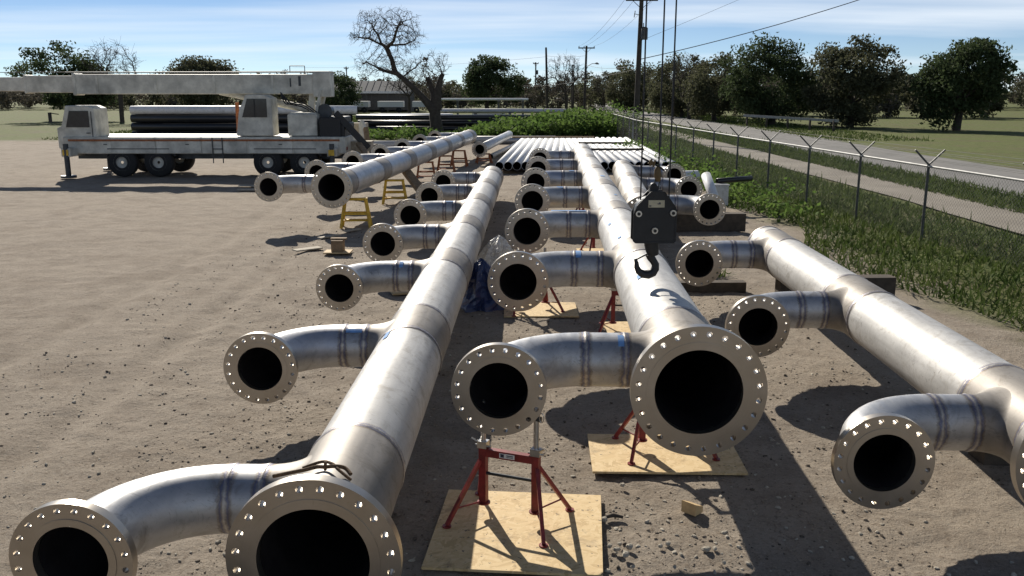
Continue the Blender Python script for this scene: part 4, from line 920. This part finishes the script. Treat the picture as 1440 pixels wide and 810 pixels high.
small_bare('smaller bare tree before the far wood, right of the street lamp pole', 12.4, 122, 5.4, 52)
small_bare('bare tree left of the leaning bare tree, by the far shed', -13.6, 120, 5.8, 53, 2.8)
small_bare('bare tree beyond the road, above the evergreens at right', 19.2, 98, 6.8, 54, 2.4)
small_bare('bare tree in the field at the far left', -38, 88, 7.5, 55, 2.8)

# leafy weed bank and grass
def weed_bank():
    rg = np.random.default_rng(60); P = []; 
    for _ in range(430):
        x = rg.uniform(-2.2, 8.0); y = rg.uniform(56.5, 66); top = (.5 + .95 * np.clip((x + 2) / 5, 0, 1)) * (1 + .35 * math.sin(x * 2.3) * math.sin(y * 1.4 + 1)) * rg.uniform(.45, 1.15)
        c = np.array([x, y, top * rg.uniform(.35, .95)]); P.append(c + rg.normal(size=(60, 3)) * np.array([.34, .3, .2]))
    for _ in range(90):
        x = rg.uniform(-12, -1.5); y = rg.uniform(56, 63); P.append(np.array([x, y, rg.uniform(.05, .4)]) + rg.normal(size=(40, 3)) * np.array([.3, .3, .12]))
    P = np.concatenate(P); P = P[P[:, 2] > .02]
    V, F = leaf_quads(P, .125, rg, .3, .75); o = obj('weed_bank', npmesh('weed_bank', V, F), 'vine'); o['label'] = 'bank of broad leafed green weeds behind the pale pipes'; o['category'] = 'weeds'; o['kind'] = 'stuff'
    P = []
    for _ in range(70):
        y = rg.uniform(20, 46); x = 6.0 + rg.normal() * .45 + (.2 if y > 30 else .3); P.append(np.array([x, y, rg.uniform(.08, .5)]) + rg.normal(size=(45, 3)) * np.array([.22, .3, .14]))
    P = np.concatenate(P); P = P[P[:, 2] > .02]; V, F = leaf_quads(P, .065, rg, .3, .7)
    o = obj('fence_weeds', npmesh('fence_weeds', V, F), 'vine'); o['label'] = 'leafy weeds growing along the chain link fence'; o['category'] = 'weeds'; o['kind'] = 'stuff'
weed_bank()
def grass():
    rg = np.random.default_rng(61); C = []
    x = rg.uniform(5.4, 15, 90000); y = 5 + 70 * rg.random(90000) ** 1.3; k = (x > 6.0 + .5 * np.sin(y * .7)) & ~((abs(x - 11.6) < 1.0)); C.append(np.stack([x[k], y[k]], -1))
    x = rg.uniform(-30, 14, 30000); y = rg.uniform(56.5, 110, 30000); C.append(np.stack([x, y], -1))
    x = rg.uniform(19.4, 26, 9000); y = rg.uniform(55, 140, 9000); C.append(np.stack([x, y], -1))
    tx = rg.normal(size=(160, 2)) * .12 + np.array([3.3, 14.6]); C.append(tx)
    C = np.concatenate(C); n = len(C); h = rg.uniform(.04, .19, n) * (1 + (rg.random(n) < .04) * 1.2); a = rg.uniform(0, 6.28, n); w = .012 + .0006 * C[:, 1]; lx = rg.normal(size=n) * .08; ly = rg.normal(size=n) * .08
    z0 = np.zeros(n); V = np.stack([np.stack([C[:, 0] - np.cos(a) * w, C[:, 1] - np.sin(a) * w, z0], -1), np.stack([C[:, 0] + np.cos(a) * w, C[:, 1] + np.sin(a) * w, z0], -1), np.stack([C[:, 0] + lx, C[:, 1] + ly, h], -1)], 1).reshape(-1, 3)
    o = obj('grass', npmesh('grass', V, np.arange(3 * n).reshape(-1, 3)), 'grass'); o['label'] = 'rough green grass along the fence and over the field'; o['category'] = 'grass'; o['kind'] = 'stuff'
grass()

# ------------------------------------------------------------------ chain link fence with barbed wire arms
def fence():
    t = thing('chain_link_fence', 'chain link fence with barbed wire arms along the right side of the yard', 'fence', (7, 40, 0))
    line = [(9.3, 8), (8.4, 18), (7.55, 30), (6.5, 47), (6.7, 60), (7.2, 78)]; H = 1.55
    pts = []; 
    for (a, b) in zip(line, line[1:]):
        n = int(round(math.dist(a, b) / 3.0)); pts += [(a[0] + (b[0] - a[0]) * k / n, a[1] + (b[1] - a[1]) * k / n) for k in range(n)]
    pts.append(line[-1]); O = Vector((7, 40, 0))
    pm = B().tube((0, 0, -.05), (0, 0, H + .03), .03, 8).mesh('post')
    arm = B().bar((0, 0, H), (-.30, 0, H + .30), .03).bar((0, 0, H), (.30, 0, H + .30), .03).mesh('barbed_arm')
    for x, y in pts:
        p = obj('post', pm, 'fence', t, (x - 7, y - 40, 0)); obj('barbed_arm', arm, 'fence', p)
    obj('top_rail', B().sweep([(x - 7, y - 40, H - .03) for x, y in pts], .024, 8), 'rail', t)
    bw = B()
    for s in (-1, 1):
        for k in (.10, .2, .29): bw.sweep([(x - 7 + s * k, y - 40, H + k) for x, y in pts], .0035, 4)
    obj('barbed_wire', bw, 'fence', t)
    V = []; F = []; o = 0; cum = 0
    for (x0, y0), (x1, y1) in zip(pts, pts[1:]):
        ln = math.dist((x0, y0), (x1, y1)); ux, uy = (x1 - x0) / ln, (y1 - y0) / ln; w = .007
        for d in (-1, 1):
            for s in np.arange(-H, ln, .085):
                a0, b0 = (s, .03) if d > 0 else (s + H, .03); a1, b1 = (s + H, H - .05) if d > 0 else (s, H - .05)
                A = np.array([a0, b0]); Bq = np.array([a1, b1]); dv = Bq - A
                t0, t1 = 0.0, 1.0
                if abs(dv[0]) > 1e-9:
                    q0, q1 = (0 - A[0]) / dv[0], (ln - A[0]) / dv[0]; t0 = max(t0, min(q0, q1)); t1 = min(t1, max(q0, q1))
                if t1 - t0 < .02: continue
                P, Q = A + dv * t0, A + dv * t1
                for (g, z, ww, nn) in ((P[0], P[1], -w / 2, 0), (P[0], P[1], w / 2, 0), (Q[0], Q[1], w / 2, 0), (Q[0], Q[1], -w / 2, 0)): V.append((x0 + ux * (g + ww) - 7, y0 + uy * (g + ww) - 40, z))
                F.append((o, o + 1, o + 2, o + 3)); o += 4
    m = obj('wire_mesh', npmesh('wire_mesh', V, F), 'fence', t); m['kind'] = 'stuff'
    tag(obj('gate_post', B().tube((0, 0, 0), (0, 0, 2.05), .07, 12).sweep([(0, 0, 2.05), (0, 0, 2.12)], [.075, .02], 12), 'rail', None, (7.55, 56.3, 0), (0, 0, 0), (.8, .8, .8)), 'thick grey fence corner post by the leaning utility pole', 'post')
fence()

# ------------------------------------------------------------------ utility poles, lamp and wires
def pole(label, x, y, h, lean=(0, 0), arm=None, r=.15, extra=None):
    t = thing('utility_pole', label, 'utility pole', (x, y, 0), 0, 'utility poles beyond the yard')
    top = (lean[0], lean[1], h); P = lambda z: (lean[0] * z / h, lean[1] * z / h, z)
    obj('pole_shaft', B().sweep([(0, 0, -.1), P(h * .5), top], [r, r * .85, r * .68], 10), 'pole', t)
    if arm:
        z, w = arm; c = P(z); a = obj('crossarm', B().box((c[0], c[1] - .14, z), (w, .1, .13)).bar((c[0], c[1] - .15, z - .55), (c[0] - w * .28, c[1] - .15, z - .05), .035).bar((c[0], c[1] - .15, z - .55), (c[0] + w * .28, c[1] - .15, z - .05), .035), 'pole', t)
        for s in (-.46, -.15, .46): obj('insulator', B().sweep([(c[0] + s * w, c[1] - .14, z + .06), (c[0] + s * w, c[1] - .14, z + .12), (c[0] + s * w, c[1] - .14, z + .22)], [.03, .06, .04], 8), 'rail', a)
    return t, P
p1, P1 = pole('tall leaning utility pole with transformer beyond the fence, right of centre', 7.95, 58, 8.95, (.15, 0), (8.55, 2.0), .19)
c = P1(6.7); tr = obj('transformer', B().sweep([(c[0] + .22, -.3, 6.15), (c[0] + .22, -.3, 6.85), (c[0] + .22, -.3, 6.92)], [.22, .22, .12], 14), 'fence', p1)
obj('bushing', B().tube((c[0] + .15, -.35, 6.9), (c[0] + .15, -.35, 7.15), .03, 6).tube((c[0] + .3, -.35, 6.9), (c[0] + .3, -.35, 7.15), .03, 6), 'rail', tr)
obj('cutout_switch', B().bar((c[0] - .1, -.1, 7.65), (c[0] - .42, -.1, 7.72), .04).bar((c[0] - .42, -.1, 7.5), (c[0] - .36, -.1, 7.9), .05), 'rail', p1)
p2, P2 = pole('utility pole with crossarm and curved street lamp, middle distance', 8.45, 106, 8.1, (.15, 0), (7.85, 1.9), .17)
arm_ = obj('lamp_arm', B().sweep([(.1, -.2, 5.3), (.35, -.25, 5.85), (.8, -.3, 6.1), (1.2, -.3, 6.1)], .035, 8), 'rail', p2); obj('lamp_head', B().sweep([(1.15, -.3, 6.12), (1.35, -.3, 6.13), (1.6, -.3, 6.05)], [.06, .13, .05], 10), 'rail', arm_)
pole('plain tall pole with a slight lean, in the field', 4.4, 112, 8.2, (-.25, 0), None, .17)
p4, P4 = pole('short pole with a small box, left of the plain tall pole', 3.9, 150, 7.6, (0, 0), (7.4, .9), .15); obj('pole_box', B().box((.25, -.1, 6.0), (.3, .25, .7)), 'fence', p4)
pole('plain pole beyond the road, between the wire ropes', 16.9, 95, 6.0, (0, 0), None, .14)
pole('thin pole far behind the crane truck', -29.0, 160, 7.2, (0, 0), (6.9, .8), .13)
pole('paired pole stub before the far wood, left one', 9.1, 138, 6.9, (0, 0), None, .13); pole('paired pole stub before the far wood, right one', 9.35, 138.2, 6.9, (0, 0), None, .13)
def wire(label, a, b, sag, r=.012):
    a, b = Vector(a), Vector(b); pts = [a.lerp(b, k / 16) - Vector((0, 0, sag * 4 * (k / 16) * (1 - k / 16))) for k in range(17)]
    tag(obj('overhead_wire', B().sweep(pts, r, 5), 'cable'), label, 'wire', 'overhead wires')
q = P1(8.55)
for s, w_ in ((-.46, 'left'), (-.15, 'middle'), (.46, 'right')): wire(f'overhead wire between the two crossarm poles, {w_} strand', (7.95 + q[0] + s * 2.0, 57.86, 8.77), (8.45 + .15 + s * 1.9, 105.86, 8.07), .5, .009)
wire('thick overhead service wire running right from the leaning pole', (8.05, 57.9, 4.95), (30.0, 55.0, 11.6), .5, .026)
wire('thin overhead wire high up, right of the leaning pole', (8.1, 57.9, 6.1), (30.0, 59.0, 15.9), .3, .009)
wire('overhead service wire from the lamp pole to the leaning pole', (8.55, 105.9, 6.0), (8.05, 58.2, 4.6), .3, .014)
wire('overhead wire from the plain tall pole to the lamp pole', (4.2, 111.9, 7.2), (8.55, 106, 7.0), .15, .014)
wire('overhead wire leaving the plain tall pole to the left', (4.2, 111.9, 7.1), (-30, 125, 6.2), .5, .012)
wire('lower overhead wire from the leaning pole towards the far wood', (8.02, 58.0, 4.4), (-2, 165, 4.6), .9, .011)

# ------------------------------------------------------------------ far shed and guard rail
def shed():
    t = thing('farm_shed', 'low grey metal shed far behind the bare tree', 'shed', (-21.5, 134, 0)); w, d, e, r = 12.5, 8.0, 2.95, 4.5
    obj('back_wall', B().box((0, d, e / 2), (w, .2, e)), 'wallsheet', t)
    fr = obj('front_wall', B().box((0, .6, e / 2 + .1), (w, .15, e - .3)), 'wallsheet', t)
    for k in range(11): obj('wall_rib', B().box((-w / 2 + .6 + k * 1.05, .5, e / 2 + .1), (.12, .06, e - .3)), 'wallsheet', fr)
    for s in (-1, 1): obj('end_wall', B().add([(s * w / 2, .5, 0), (s * w / 2, d, 0), (s * w / 2, d, e), (s * w / 2, (d + .5) / 2, r - .2), (s * w / 2, .5, e)], [(0, 1, 2, 3, 4)]), 'wallsheet', t)
    rf = obj('roof', B().add([(-w / 2 - .3, -.2, e), (w / 2 + .3, -.2, e), (w / 2 + .3, d / 2, r), (-w / 2 - .3, d / 2, r), (w / 2 + .3, d + .3, e), (-w / 2 - .3, d + .3, e)], [(0, 1, 2, 3), (3, 2, 4, 5)]), 'roofmetal', t)
    obj('fascia', B().box((0, -.25, e - .12), (w + .6, .1, .32)), 'white', rf)
    for k in range(13):
        x = -w / 2 + k * 1.0; obj('roof_seam', B().bar((x, -.2, e + .04), (x, d / 2, r + .04), .06), 'roofmetal', rf)
    for k in range(5): obj('post', B().box((-w / 2 + k * w / 4, 0, e / 2), (.2, .2, e)), 'fence', t)
shed()
for k in range(4):
    t = thing('parked_trailer', f'white box trailer parked before the far shed, {["leftmost", "second", "third", "rightmost"][k]}', 'trailer', (-27 + k * 4.9, 129, 0), 0, 'white trailers by the far shed')
    obj('trailer_body', B().box((0, 0, 1.2), (3.6, 2.0, 0.8)), 'white', t)
    for x in (-1.2, 1.2): w = obj('wheel', B().revy([(.1, -.1), (.4, -.1), (.4, .1), (.1, .1)], 14), 'rubber', t, (x, -.9, .4))
gr = thing('guard_rail', 'weathered rail on posts beyond the road, before the trees', 'guard rail', (22.2, 74, 0))
obj('rail', B().bar((-2.2, 4, .95), (2.4, -6, .80), .08, .2), 'rail', gr)
for k in range(5): obj('post', B().box((-2.0 + k * 1.05, 3.6 - k * 2.3, .4), (.14, .14, .85)), 'pole', gr)
